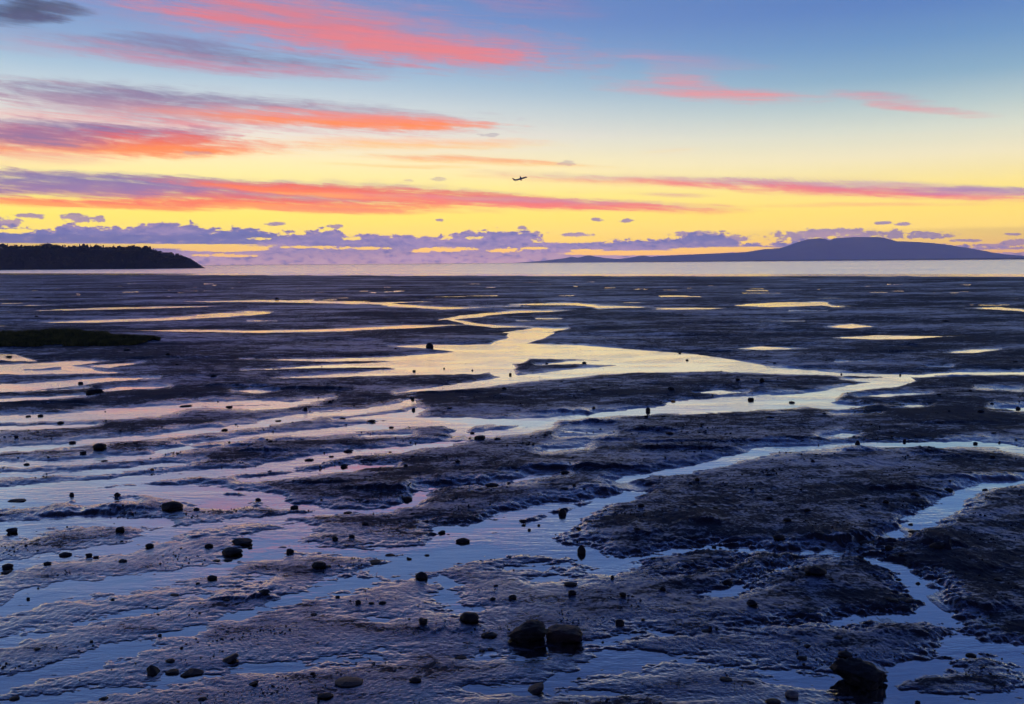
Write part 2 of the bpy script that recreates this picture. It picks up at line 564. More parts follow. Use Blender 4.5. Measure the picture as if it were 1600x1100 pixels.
nb.put(gl.inputs['Color'], nb.mix(wet, (0.60, 0.70, 1.0, 1), (1.0, 0.98, 1.0, 1)))  # drier mud: blue of the higher sky's reflection put into the gloss colour
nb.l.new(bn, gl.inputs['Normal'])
di = nb.n.new('ShaderNodeBsdfDiffuse')
nb.put(di.inputs['Color'], body)
nb.l.new(bn, di.inputs['Normal'])
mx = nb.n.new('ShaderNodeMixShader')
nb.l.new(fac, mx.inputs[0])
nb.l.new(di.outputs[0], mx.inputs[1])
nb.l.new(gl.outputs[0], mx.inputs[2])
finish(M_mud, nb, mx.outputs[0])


def rock_material(name, c1, c2, rough=0.55):
    m, nb = material(name)
    tc = nb.n.new('ShaderNodeTexCoord').outputs['Object']
    n1 = nb.noise(tc, 9.0, 5.0, 0.6)
    n2 = nb.noise(tc, 40.0, 3.0, 0.6)
    col = nb.mix(nb.mr(n1, 0.35, 0.65), c1, c2)
    b_ = bump(nb, nb.m('MULTIPLY_ADD', n2, 0.5, n1), 0.7, 0.03)
    return finish(m, nb, principled(nb, Base_Color=col, Roughness=rough, Normal=b_, Specular_IOR_Level=0.25))


M_rock = rock_material('wet_dark_rock', (0.006, 0.006, 0.007, 1), (0.015, 0.014, 0.014, 1), 0.6)
M_rock_brown = rock_material('brown_rock', (0.012, 0.008, 0.008, 1), (0.035, 0.017, 0.014, 1), 0.5)
M_rock_pale = rock_material('pale_rock', (0.07, 0.07, 0.07, 1), (0.2, 0.19, 0.18, 1), 0.5)
M_rock_orange = rock_material('orange_stone', (0.22, 0.09, 0.02, 1), (0.35, 0.15, 0.03, 1), 0.6)
M_slab = rock_material('slab_rock', (0.012, 0.011, 0.012, 1), (0.035, 0.026, 0.024, 1), 0.45)
M_pebble = rock_material('pebble', (0.010, 0.010, 0.011, 1), (0.03, 0.028, 0.028, 1), 0.6)

# ------------------------------------------------------------------ water on the flats, traced on the ground plane
# each line: points (photo x, photo y, half width there); dropped onto the ground through the survey camera above
STREAMS = [
    # far gullies
    [(-60, 477, 1), (85, 478, 1)], [(255, 473, .8), (400, 470, 1.2), (520, 472, 1.4), (575, 474, 1.2), (665, 471, .8)],
    [(560, 472, 1.4), (610, 476, 2.4), (690, 482, 2), (800, 479, 1.4)], [(70, 486, 1), (200, 481, 1.2), (335, 479, .8)],
    [(50, 505, .8), (130, 502, 1.4), (250, 499, 1.6), (330, 493, 3), (390, 490, 3), (435, 487, 1)],
    [(-60, 510, 1), (10, 509, 1.5)],
    [(130, 518, 1), (300, 517, 1.6), (400, 518, 1.2), (500, 516, 2), (560, 514, 2.6), (640, 511, 2.5), (725, 507, 1.6)],
    [(400, 488, 1.4), (440, 487, 1)], [(400, 502, 1), (420, 502, 1.6)], [(680, 488, 1), (695, 488, 1)],
    [(698, 500, 1.4), (720, 495, 2.4), (800, 488, 2.4), (890, 485, 1.2)], [(712, 499, 2.5), (730, 505, 2), (770, 510, 1.5), (820, 511, 1.4)],
    [(800, 475, 1), (900, 476, 1.6), (935, 480, 2.6), (1000, 481, 2), (1100, 482, 1.4), (1190, 481, 1.4)], [(830, 480, 1), (935, 480, 1.2)],
    [(1160, 477, .8), (1200, 477, 3), (1240, 476, 3.6), (1285, 475, 2.4), (1300, 479, 1.6), (1372, 480, .9)],
    [(820, 469, .8), (890, 469, 1)], [(1185, 465, 1), (1330, 467, 1)], [(1280, 459, 1), (1385, 462, 1)], [(1362, 457, 1.2), (1445, 456, 1.2)],
    [(1508, 481, 1.4), (1560, 482, 1.6), (1615, 487, 1)], [(1245, 486, 1.2), (1282, 486, 1)], [(1200, 502, 1.8), (1245, 502, 1.4)], [(980, 487, 1), (995, 487, 1.2)],
    [(1298, 511, 1.6), (1330, 510, 3.2), (1365, 511, 1)], [(1315, 528, 1.2), (1370, 527, 3), (1430, 527, 2), (1495, 525, .8)], [(1486, 551, 1.4), (1520, 549, 2.4), (1552, 546, 1)],
    [(1158, 545, 1.4), (1190, 544, 2.4), (1248, 545, 1)], [(1318, 565, 1), (1348, 565, 1.6)], [(1460, 573, 1), (1475, 573, 1.6)], [(1010, 528, 1), (1072, 528, 1.5)],
    [(920, 527, 0.6), (1000, 527, 1)], [(1130, 551, 1), (1160, 549, 1)], [(850, 498, 1), (865, 498, 1)], [(820, 502, 1), (860, 502, 1)],
    [(940, 452, .6), (1000, 452, .8)], [(970, 455, .8), (990, 455, 1)], [(1180, 454, .8), (1240, 454, .8)], [(1050, 462, .5), (1060, 462, .8)],
    [(1080, 466, .8), (1092, 466, 1)], [(1470, 461, 1), (1500, 461, 1)], [(1500, 458, .8), (1530, 458, .8)], [(1440, 473, .8), (1470, 473, 1)], [(1385, 478, 1), (1430, 478, 1)],
    [(190, 443, .6), (235, 443, .9)], [(290, 445, .8), (325, 444, .8)], [(185, 455, .8), (250, 455, .8)], [(560, 457, .8), (610, 456, .9)], [(610, 465, .8), (710, 463, .8)],
    # the broad bright pool and its arms
    [(878, 514, 1.5), (840, 516, 4), (800, 524, 4), (840, 528, 3), (860, 520, 3)], [(772, 522, 2.5), (830, 517, 2), (875, 512, 1.5)],
    [(850, 518, 5), (838, 525, 6), (815, 531, 7), (785, 540, 9)],
    [(618, 541, .8), (665, 541, 3), (720, 545, 6), (800, 548, 13), (900, 550, 12), (1000, 557, 11), (1080, 564, 12), (1140, 571, 10), (1190, 577, 6), (1250, 581, 3), (1320, 585, 1.6), (1430, 588, 1.6), (1500, 584, 1.8), (1620, 583, 1.5)],
    [(385, 561, .8), (500, 563, 1.2), (600, 561, 2.6), (700, 560, 10), (800, 556, 14)],
    [(390, 579, .8), (500, 573, 1.4), (600, 570, 4), (700, 572, 10), (780, 566, 8)],
    [(440, 591, .8), (500, 588, 1.4), (560, 585, 2.6), (640, 580, 6), (740, 577, 8), (795, 574, 5)],
    [(1140, 573, 6), (1060, 574, 8), (1000, 575, 7), (930, 580, 6), (870, 586, 6), (810, 592, 5), (760, 599, 5), (700, 606, 3.5), (632, 614, 1.4)],
    [(795, 578, 3), (800, 588, 3), (770, 597, 4)], [(850, 570, 1.2), (900, 566, 2), (1000, 568, 3)], [(760, 572, 5), (780, 583, 5), (800, 590, 3)],
    # left side
    [(-60, 574, 4), (0, 574, 4), (60, 572, 4), (110, 568, 3), (158, 564, 1)], [(-60, 580, 2.5), (60, 582, 2.5), (120, 580, 2.5), (178, 583, 1.4)],
    [(105, 575, 4), (138, 578, 3)], [(150, 572, 1.4), (170, 572, 2.4), (212, 566, 1)], [(-30, 556, 4), (20, 559, 5), (46, 564, 1.6)],
    [(-60, 606, 5), (30, 606, 6), (100, 600, 4.5), (170, 593, 2.4), (235, 591, 1)], [(60, 611, 2), (125, 607, 2)], [(155, 613, 2), (190, 607, 2), (248, 605, 1)],
    [(-40, 628, 1.4), (60, 623, 1.4), (130, 617, 1)], [(-60, 655, 5), (0, 655, 5), (80, 653, 5), (170, 647, 8), (240, 643, 7), (280, 637, 4), (310, 632, 3), (400, 629, 2.4), (480, 630, 1.5)],
    [(280, 636, 2), (400, 637, 2), (445, 634, 3), (480, 627, 2.4), (506, 621, 1.4)], [(378, 611, 1), (400, 612, 2.4), (418, 611, 1)], [(-40, 669, 2), (60, 668, 2), (135, 664, 1)],
    [(-60, 708, 2), (0, 703, 2.4), (80, 698, 2), (150, 690, 3), (250, 682, 2.6), (300, 675, 2.6), (400, 665, 3.4), (440, 656, 4), (500, 648, 3.6), (560, 643, 3), (620, 635, 3), (642, 628, 3)],
    [(536, 656, 2), (600, 652, 4), (640, 648, 4), (656, 640, 3)],
    [(-60, 725, 3), (0, 725, 3), (80, 726, 2.4), (150, 719, 2.4), (230, 713, 2.4), (300, 698, 3), (400, 683, 4), (480, 678, 5), (540, 672, 5), (600, 665, 6), (640, 659, 7), (700, 659, 6), (760, 660, 4.5), (840, 659, 3.5),
     (900, 652, 3), (960, 647, 3), (1030, 641, 5), (1090, 638, 9), (1150, 633, 10), (1220, 628, 12), (1285, 622, 10), (1310, 611, 5), (1350, 604, 4.5), (1395, 599, 6), (1422, 594, 3)],
    [(1050, 632, 4), (1120, 626, 4), (1200, 620, 3)], [(1330, 592, 1), (1380, 595, 4.5), (1418, 595, 4)], [(1270, 630, 6), (1310, 636, 4), (1350, 635, 1.2)], [(1318, 646, 1.6), (1362, 646, 1.2)],
    [(860, 659, 3), (855, 665, 3), (820, 672, 3), (770, 677, 5), (730, 684, 4.5), (700, 692, 4), (640, 701, 3.6), (580, 706, 3.6), (520, 712, 4.5), (470, 723, 7), (430, 731, 6), (380, 737, 5), (310, 741, 4), (240, 746, 5),
     (150, 756, 6), (60, 765, 8), (-60, 776, 10)],
    [(690, 660, 4), (722, 668, 4), (716, 680, 4), (696, 692, 4)], [(605, 726, 1.4), (560, 730, 4), (500, 738, 3.4), (440, 745, 3.4), (380, 751, 3)], [(800, 672, 2), (850, 660, 4)],
    [(885, 702, 1), (860, 704, 2.2), (900, 699, 1.2)], [(890, 682, 1), (930, 681, 2)], [(1300, 683, 1), (1320, 681, 2), (1328, 680, 1)], [(575, 682, 2), (630, 679, 2)],
    [(1098, 613, 1), (1125, 613, 3), (1155, 613, 1)], [(1066, 589, 1), (1085, 589, 1)], [(1355, 620, 1), (1390, 617, 2), (1440, 615, 1)], [(1400, 634, 1), (1420, 635, 2), (1440, 634, 1)],
    [(1540, 607, 2), (1580, 610, 1.4)], [(1568, 638, 1.4), (1600, 640, 1.6)], [(900, 673, .8), (940, 680, .8)],
    [(60, 742, 2), (140, 739, 2.4), (230, 730, 2), (300, 722, 1.4)], [(-60, 745, 4), (60, 741, 3)],
    # pink pool
    [(-60, 790, 14), (20, 782, 13), (110, 772, 10), (180, 768, 6), (230, 764, 6), (300, 776, 14), (350, 783, 11), (400, 780, 7), (432, 785, 4), (450, 792, 4), (520, 797, 3), (600, 799, 2.4)],
    [(240, 764, 5), (300, 762, 3), (400, 771, 4), (430, 778, 3)], [(130, 787, 6), (200, 783, 5)],
    [(550, 797, 1.4), (600, 797, 2.4), (636, 790, 2.4), (655, 775, 4.5), (666, 765, 3.4), (700, 760, 2.6), (760, 757, 2.4), (850, 744, 2), (868, 739, 1.6)],
    [(-60, 915, 8), (0, 893, 6), (80, 872, 5), (150, 860, 4.5), (190, 855, 4), (240, 838, 5), (290, 828, 4.4), (360, 818, 4), (430, 812, 4), (480, 803, 3), (530, 798, 2)],
    [(-60, 835, 14), (20, 826, 12), (110, 814, 8), (180, 814, 7), (260, 818, 3)],
    # right-hand channel
    [(1660, 712, 5), (1610, 706, 5), (1570, 698, 4), (1520, 694, 3.4), (1450, 695, 2.6), (1340, 695, 2.6), (1280, 700, 2.4), (1220, 703, 4), (1185, 707, 6), (1130, 722, 5), (1080, 735, 4.6), (1020, 741, 4), (985, 747, 4.4),
     (968, 756, 5), (1000, 767, 5.6), (984, 776, 6), (940, 786, 6), (920, 796, 7), (890, 808, 7), (850, 820, 12), (800, 838, 18)],
    [(985, 776, 3), (900, 784, 4), (870, 790, 5), (830, 800, 7), (790, 815, 10), (760, 830, 14)],
    [(890, 815, 9), (800, 842, 24), (720, 858, 24), (660, 880, 18), (600, 895, 18), (540, 912, 18), (470, 930, 15), (420, 950, 17), (330, 975, 16), (200, 1010, 20), (60, 1050, 24), (-80, 1090, 30)],
    [(690, 828, 7), (740, 836, 12)], [(580, 855, 5), (640, 862, 8), (700, 865, 14)], [(400, 870, 4), (460, 858, 5), (560, 862, 5), (600, 870, 8)],
    [(820, 850, 16), (900, 866, 14), (960, 880, 12), (1010, 870, 7), (1060, 861, 5), (1110, 855, 4), (1180, 861, 2.4), (1260, 866, 2.6), (1300, 864, 4), (1335, 868, 3), (1370, 874, 5), (1400, 886, 8), (1430, 908, 12),
     (1455, 938, 15), (1462, 962, 14), (1490, 986, 11), (1530, 1006, 9), (1610, 1036, 10), (1680, 1060, 12)],
    [(880, 885, 8), (820, 888, 6), (760, 893, 4)], [(840, 905, 3), (960, 893, 6), (1000, 882, 6)],
    [(1680, 748, 2), (1600, 752, 2), (1545, 759, 3.4), (1512, 768, 6), (1490, 785, 9), (1462, 800, 9), (1440, 814, 11), (1415, 832, 7), (1380, 844, 3.4), (1350, 850, 2)],
    [(1300, 859, 5), (1320, 862, 4)],
    [(1450, 966, 6), (1300, 972, 5), (1210, 980, 9), (1120, 990, 11), (1000, 990, 12), (930, 1002, 14), (860, 1018, 16), (760, 1030, 16), (640, 1020, 12), (500, 1030, 14), (380, 1050, 16), (200, 1075, 20), (0, 1110, 24)],
    [(1500, 1010, 12), (1510, 1024, 8), (1475, 1038, 5), (1425, 1052, 12), (1380, 1070, 16), (1280, 1065, 20), (1180, 1050, 22), (1060, 1030, 24), (960, 1030, 26), (880, 1060, 22)],
    [(1095, 936, 6), (1140, 926, 14), (1180, 906, 10), (1222, 888, 5), (1240, 872, 2)], [(1040, 900, 2), (1100, 892, 5), (1160, 872, 3)],
    [(690, 905, 8), (702, 935, 12), (725, 962, 18), (760, 968, 8)], [(600, 968, 8), (520, 950, 12)], [(-60, 960, 24), (100, 925, 20), (260, 905, 18), (350, 885, 12), (400, 855, 12), (470, 830, 6)],
    [(90, 985, 10), (260, 950, 9), (300, 930, 6), (420, 928, 7)], [(-60, 1020, 16), (100, 985, 12)], [(420, 900, 6), (340, 925, 10)], [(380, 845, 5), (440, 835, 6), (470, 822, 3)],
    [(1560, 1100, 20), (1450, 1090, 14), (1330, 1100, 10)], [(740, 1075, 10), (900, 1085, 12), (1100, 1090, 16)],
]
# small steep banks that turn a dark face to the viewer: (x, y of the foot, half length px, height px)
BANKS = [(900, 737, 130, 9), (600, 770, 75, 10), (735, 759, 70, 8), (1070, 705, 85, 9), (1190, 694, 90, 5), (1325, 852, 85, 13), (1010, 842, 34, 12), (1105, 825, 30, 10), (1060, 695, 70, 6), (410, 709, 40, 8), (1405, 771, 50, 9),
         (1480, 862, 34, 16), (1530, 752, 90, 6), (1350, 708, 34, 6), (1455, 712, 30, 6), (1500, 718, 50, 4), (1535, 901, 40, 5), (430, 690, 60, 5), (880, 646, 60, 6), (1020, 676, 45, 7), (920, 664, 50, 7), (1480, 440, 80, 4), (1090, 455, 50, 3.5),
         (700, 616, 90, 4), (480, 610, 80, 5), (60, 633, 90, 4), (380, 606, 70, 4), (240, 562, 100, 4), (560, 448, 120, 3), (380, 453, 60, 3), (840, 463, 40, 2.5), (1120, 550, 60, 3), (1400, 552, 60, 3), (1250, 512, 50, 3), (1000, 456, 60, 2.5),
         (1440, 541, 80, 3), (1200, 600, 40, 3), (1500, 590, 40, 3), (380, 940, 60, 14), (1090, 915, 60, 9), (1200, 905, 40, 6), (700, 990, 60, 8), (140, 806, 90, 7), (190, 800, 60, 6), (700, 690, 60, 4),
         (960, 770, 60, 6), (1250, 575, 60, 3), (900, 520, 60, 2), (300, 590, 80, 3), (1340, 497, 60, 2.5), (1540, 495, 60, 2.5), (230, 540, 60, 3), (560, 533, 60, 2), (950, 690, 70, 5), (1250, 690, 60, 4), (500, 760, 60, 6), (350, 700, 60, 5),
         (330, 840, 70, 6), (560, 905, 40, 8), (1380, 640, 60, 3), (1500, 665, 60, 3), (1430, 1000, 60, 6), (1300, 925, 70, 6), (1540, 960, 70, 8), (1250, 1000, 60, 6)]

GX0, GX1, GY0, GY1, GS = -160.0, 1760.0, 424.0, 1140.0, 2.0
gw, gh = int((GX1 - GX0) / GS), int((GY1 - GY0) / 1.0)
SD = np.full((gh, gw), -40.0)
gxs = GX0 + (np.arange(gw) + 0.5) * GS
gys = GY0 + (np.arange(gh) + 0.5) * 1.0
for line in STREAMS:
    line = [(x_, y_, w_ * (0.86 if y_ < 840 or x_ < 950 else 0.7) - 0.1) for x_, y_, w_ in line]
    for k_ in (0, -1):
        if line[k_][2] < 2.2 and 0 < line[k_][0] < 1600:
            line[k_] = (line[k_][0] + (12 if (line[k_][0] > line[1 if k_ == 0 else -2][0]) else -12), line[k_][1], line[k_][2] * 0.3 - 1.3)
    for (x0, y0, w0), (x1, y1, w1) in zip(line[:-1], line[1:]):
        mw = max(w0, w1) + 30
        st = 2.2
        i0, i1 = int((min(x0, x1) - mw * st - GX0) / GS), int((max(x0, x1) + mw * st - GX0) / GS)
        j0, j1 = int(min(y0, y1) - mw - GY0), int(max(y0, y1) + mw - GY0)
        i0, i1, j0, j1 = max(i0, 0), min(i1, gw), max(j0, 0), min(j1, gh)
        if i1 <= i0 or j1 <= j0:
            continue
        X, Y = np.meshgrid(gxs[i0:i1] / st, gys[j0:j1])
        ax, bx = x0 / st, x1 / st
        vx, vy = bx - ax, y1 - y0
        t = np.clip(((X - ax) * vx + (Y - y0) * vy) / (vx * vx + vy * vy + 1e-9), 0, 1)
        d = np.hypot(X - ax - t * vx, Y - y0 - t * vy)
        v = w0 + (w1 - w0) * t - d
        SD[j0:j1, i0:i1] = np.maximum(SD[j0:j1, i0:i1], v)


def sample_sd(px, py):
    fx = np.clip((px - GX0) / GS - 0.5, 0, gw - 1.001)
    fy = np.clip((py - GY0) - 0.5, 0, gh - 1.001)
    ix, iy = fx.astype(int), fy.astype(int)
    tx, ty = fx - ix, fy - iy
    return (SD[iy, ix] * (1 - tx) + SD[iy, ix + 1] * tx) * (1 - ty) + (SD[iy + 1, ix] * (1 - tx) + SD[iy + 1, ix + 1] * tx) * ty


BK = []
for (bx, by, hl, hp) in BANKS:
    X_, Y_ = ground(bx, by)
    k = math.hypot(X_, Y_) / FPX
    H_ = hp * k * (0.62 if by < 840 or bx > 1300 else 0.36)
    BK.append((X_, Y_, hl * k, max(0.25, H_ * 2.2), min(0.3, H_)))

SHX = np.array([-3000, 0, 400, 800, 1200, 1600, 4600.0])
SHY = np.array([427.6, 428.2, 429.2, 430.2, 430.8, 431.2, 431.6])


nrow = 820
tan_near, tan_far = math.tan(math.radians(29.0)), 6.0 / 900.0


def height(X, Y):
    """height of the mud above the water in the channels, and how wet it is"""
    D = np.hypot(X, Y)
    px, py = project(X, Y, np.zeros_like(X))
    inside = (Y > 4) & (px > GX0 + 4) & (px < GX1 - 4)
    s = np.where(inside, sample_sd(np.where(inside, px, 800), np.where(inside, py, 600)), -9.0)
    out = sstep(1560, 1760, np.abs(px - 800) * 1.0 + 760) * 0
    pxscale = np.clip(1.0 + (py - 430) * 0.016, 1.0, 12.0)
    s = s / pxscale
    # ragged edges, in world space
    rag = fbm(X * 0.9, Y * 1.7, 5, 3, 0.6)
    s = s + rag * np.clip(0.30 + (py - 560) * 0.0034, 0.12, 1.7) - 0.05
    s = s + fbm(X * 0.05, Y * 0.10, 4, 7, 0.6) * 1.3 * sstep(560, 470, py)
    s = s + fbm(X * 4.0, Y * 6.0, 3, 9, 0.6) * 0.8 * sstep(700, 900, py)
    # foreground left is awash
    aw = sstep(740, 900, py) * (1 - sstep(300, 1300, px + (py - 820) * -0.9))
    aw = np.clip(aw + sstep(980, 1080, py) * 0.6, 0, 1)
    blot = fbm(X * 0.35, Y * 0.8, 4, 77)
    s = s + aw * blot * 1.1 - (0.9 * sstep(830, 940, py) + 0.7 * aw * sstep(880, 1000, py)) * (1 - sstep(1230, 1340, px))
    land = sstep(0.25, -1.1, s)
    amp = 1.0 / (1 + (D / 210) ** 2)
    wx = X + 0.6 * fbm(X * 0.4, Y * 0.4, 2, 5)
    h = land * (0.010 + 0.020 * sstep(-0.5, -5.0, s)) * (1 - 0.7 * aw) - 0.02 * (1 - land)
    sw = fbm(wx * 0.10, Y * 0.24, 5, 21, 0.55)
    rise = sstep(-0.3, -3.0, s)
    h = h + rise * (sw + 0.42) * 0.055 * amp * np.clip(D / 40, 0.35, 1.5)
    puddle = fbm(X * 0.09, Y * 0.22, 3, 31)
    far = sstep(90, 180, D)
    h = h - land * far * 0.10 * amp * sstep(0.26, 0.42, puddle)
    slant = 0.28 * sstep(700, 1500, px)
    yy = Y + slant * X
    # self-similar relief: every octave the sheet can carry at this distance gets the same steepness
    rowsp = np.maximum(D * D / EYE * (tan_near - tan_far) / nrow, 0.01)
    L = 0.10
    k = 0
    soft = (1 - 0.5 * aw) * land * np.clip(0.35 + 0.65 * sstep(0.2, -2.0, s), 0, 1)
    while L < 14:
        vis = sstep(2.4, 4.2, L / rowsp)
        if vis.max() > 0:
            st_ = 0.030 if L < 0.5 else 0.013 if L < 3 else 0.012
            st_ = st_ * (1 + 4.8 * sstep(12, 5, L / rowsp)) / (1 + (D / 160) ** 2) * (1 - 0.75 * aw * min(1.0, L / 0.6))
            A_k = st_ * L / 6.283 * vis
            sx_ = 0.42 if L < 0.8 else 0.6 if L < 2 else 2.4
            nn = gnoise(wx / (L * sx_) + 13.7 * k, yy / L + 3.1 * k, 200 + k) * 2.2
            nn = nn + 0.5 * np.maximum(nn - 0.5, 0)
            h = h + soft * A_k * (nn + 0.55)
        L *= 1.5
        k += 1
    cr = fbm(X * 8.0, yy * 15.0, 3, 51, 0.6)
    near2 = 1 - sstep(18, 40, D)
    h = h + land * near2 * (0.010 * np.maximum(cr - 0.32, 0))
    for (bx, by, hl, wd, H_) in BK:
        m = (np.abs(X - bx) < hl * 1.3) & (np.abs(Y - by) < wd * 7)
        if not m.any():
            continue
        xx, y2 = X[m] - bx, Y[m] - by
        y2 = y2 + 1.1 * wd * fbm(X[m] * 2.2 / max(hl, .6), Y[m] * 0.3, 4, 61)
        e = np.clip(1 - (xx / hl) ** 2, 0, 1) ** 0.8 * (0.8 + 0.8 * fbm(X[m] * 3.0 / max(hl, .6), Y[m] * 0.5, 4, 66))
        prof = sstep(0, wd * 0.55, y2) * (1 - sstep(wd * 0.6, wd * 6.5, y2))
        h[m] += np.clip(e, 0, 1.2) * prof * H_
        dip = sstep(-wd * 1.2, 0, y2) * (1 - sstep(0, wd * 0.5, y2)) * 0.0
        h[m] -= dip
    # grass hummock
    gx_, gy_ = GRASS_C
    gm = np.clip(1 - ((X - gx_) / GRASS_R[0]) ** 2 - ((Y - gy_) / GRASS_R[1]) ** 2, 0, 1)
    h = h + gm ** 0.7 * 0.22
    # the seaward edge of the flat
    ye = np.interp(px, SHX, SHY)
    edge = sstep(-0.9, 0.9, py - ye + 0.5 * fbm(px * 0.02, px * 0 + 3.3, 3, 71)) 
    behind = (Y <= 4)
    edge = np.where(behind, 1.0, edge)
    h = np.where(edge < 1, h * edge - 1.2 * (1 - edge), h)
    lip = sstep(6.0, 1.0, py - ye) * edge * (Y > 4)
    h = h + lip * 0.05 * (0.6 + fbm(px * 0.012, px * 0 + 9.1, 4, 73))
    wetness = np.clip(sstep(-2.4, 0.3, np.where(s < 0, s * (1 + 1.8 * sstep(640, 520, py)), s) + 1.3 * fbm(X * 0.12 * np.clip(60 / D, .3, 4), Y * 0.2 * np.clip(60 / D, .3, 4), 4, 87, 0.7)) * 0.8 + aw * (0.62 + 0.9 * blot) + 0.35 * sstep(500, 0, px) * sstep(620, 720, py), 0, 1)
    return h, wetness, s


gl_, gr_ = ground(-60, 532), ground(246, 530)
GRASS_C = ((gl_[0] + gr_[0]) / 2 - 3.0, ground(100, 530)[1])
GRASS_R = (abs(gr_[0] - gl_[0]) / 2 + 4.5, 9.5)

# polar sheet: fine inside the view, coarse behind it, out to the horizon under the sea
ncol_f = 1500
az_f = np.linspace(-math.radians(34), math.radians(34), ncol_f)
az_c = np.linspace(math.radians(34), math.radians(326), 60)[1:-1]
AZS = np.concatenate([az_f, az_c])
ys = np.linspace(1.0, 0.0, nrow)
Tn = tan_far + (tan_near - tan_far) * ys
Rr = EYE / Tn
Rr = np.concatenate([[0.4, 1.5, 3, 5, 7, 9], Rr, [1100, 1500, 2500, 5000, 12000, 30000, 60000]])
A_, R_ = np.meshgrid(AZS, Rr)
jit = 0
GXv, GYv = (np.sin(A_) * R_), (np.cos(A_) * R_)
HZ, WET, SS = height(GXv.ravel(), GYv.ravel())
HZ = np.where(R_.ravel() > 1000, -1.2, HZ)
V = np.stack([GXv.ravel(), GYv.ravel(), HZ], 1)
nc_, nr_ = len(AZS), len(Rr)
idx = np.arange(nc_ * nr_).reshape(nr_, nc_)
a_ = idx[:-1, :]
b_ = idx[1:, :]
quads = np.stack([a_, b_, np.roll(b_, -1, 1), np.roll(a_, -1, 1)], -1).reshape(-1, 4)
quads = quads[:, ::-1].copy()
ground_o = mesh_obj('mudflat', V, quads, M_mud, smooth=True)
tag(ground_o, kind='structure')
at_ = ground_o.data.attributes.new('wet', 'FLOAT', 'POINT')
at_.data.foreach_set('value', WET.astype(np.float32))


def hz(x, y):
    h, w, s = height(np.array([x], float), np.array([y], float))
    return float(h[0])


# water standing in the channels: one level sheet, just past the seaward edge
def fan(r0, r1, z, amax, n=96):
    v, f = [], []
    for i in range(n + 1):
        a = -amax + 2 * amax * i / n
        for r in (r0, r1 if not callable(r1) else r1(a)):
            v.append((math.sin(a) * r, math.cos(a) * r, z))
    for i in range(n):
        f.append((2 * i, 2 * i + 2, 2 * i + 3, 2 * i + 1))
    return v, [tuple(reversed(q)) for q in f]


def shore_r(a):
    px_, py_ = project(np.array([math.sin(a) * 450.0]), np.array([math.cos(a) * 450.0]), np.zeros(1))
    ye = float(np.interp(px_[0], SHX, SHY))
    x_, y_ = ground(float(np.clip(px_[0], -600, 2200)), ye)
    return math.hypot(x_, y_)


v, f = fan(1.0, lambda a: shore_r(a) * 1.12, 0.0, math.radians(48))
tag(mesh_obj('channel_water', v, f, M_water), kind='structure')
sv, sf = [], []
nS = 128
for i in range(nS):
    a = 2 * math.pi * i / nS
    aa = (a + math.pi) % (2 * math.pi) - math.pi
    r_in = shore_r(max(-0.8, min(0.8, aa))) * 1.10 if abs(aa) < 1.2 else 900
    sv += [(math.sin(a) * r_in, math.cos(a) * r_in, -0.06), (math.sin(a) * 70000, math.cos(a) * 70000, -0.06)]
for i in range(nS):
    j = (i + 1) % nS
    sf.append((2 * i, 2 * i + 1, 2 * j + 1, 2 * j))
so = mesh_obj('sea', sv, sf, M_sea)
tag(so, kind='structure')


# ------------------------------------------------------------------ far land
def hill_material(name, c1, c2, scale):
    m, nb = material(name)
    n1 = nb.noise(obj_xyz(nb), scale, 5.0, 0.6)
    return finish(m, nb, principled(nb, Base_Color=nb.mix(nb.mr(n1, 0.35, 0.65), c1, c2), Roughness=0.95))


M_hill = hill_material('far_mountain_slope', (0.26, 0.27, 0.36, 1), (0.34, 0.35, 0.44, 1), 0.002)  # pale bluish base colour carries part of the distance haze
M_cliff = hill_material('dark_bluff', (0.010, 0.010, 0.011, 1), (0.022, 0.020, 0.020, 1), 0.02)
M_spruce = hill_material('spruce_needles', (0.012, 0.014, 0.012, 1), (0.022, 0.026, 0.018, 1), 0.2)


def ridge(name, prof, dist, depth, mat, rough=0.06, z0=-3.0, seed=1, rows=14):
    """a range seen end-on: crest heights come from the photo at its true distance, with real slopes fore and aft"""
    xs = np.arange(prof[0][0], prof[-1][0] + 0.1, 3.0)
    yy = np.interp(xs, [p[0] for p in prof], [p[1] for p in prof])
    V, Fc = [], []
    nx = len(xs)
    for x, y in zip(xs, yy):
        d = direction(x, y)
        t = dist / d[1]
        zc = EYE + d[2] * t
        X, Y = d[0] * t, dist
        base = max(zc, 2.0)
        for k in range(rows):
            u = k / (rows - 1) * 2 - 1            # -1 near foot, 0 crest, 1 far foot
            s_ = (1 - abs(u)) ** 1.25
            n_ = float(fbm(np.array([X * 0.0009 * 3]), np.array([u * 2.2 + seed]), 4, seed)[0]) * rough * (1 - s_) * s_ * 4
            V.append((X + (u * depth * X / dist), Y + u * depth, z0 + (base - z0) * max(0, s_ + n_ * 0.6)))
    for i in range(nx - 1):
        for k in range(rows - 1):
            a = i * rows + k
            Fc.append((a, a + rows, a + rows + 1, a + 1))
    return mesh_obj(name, V, Fc, mat, smooth=True)


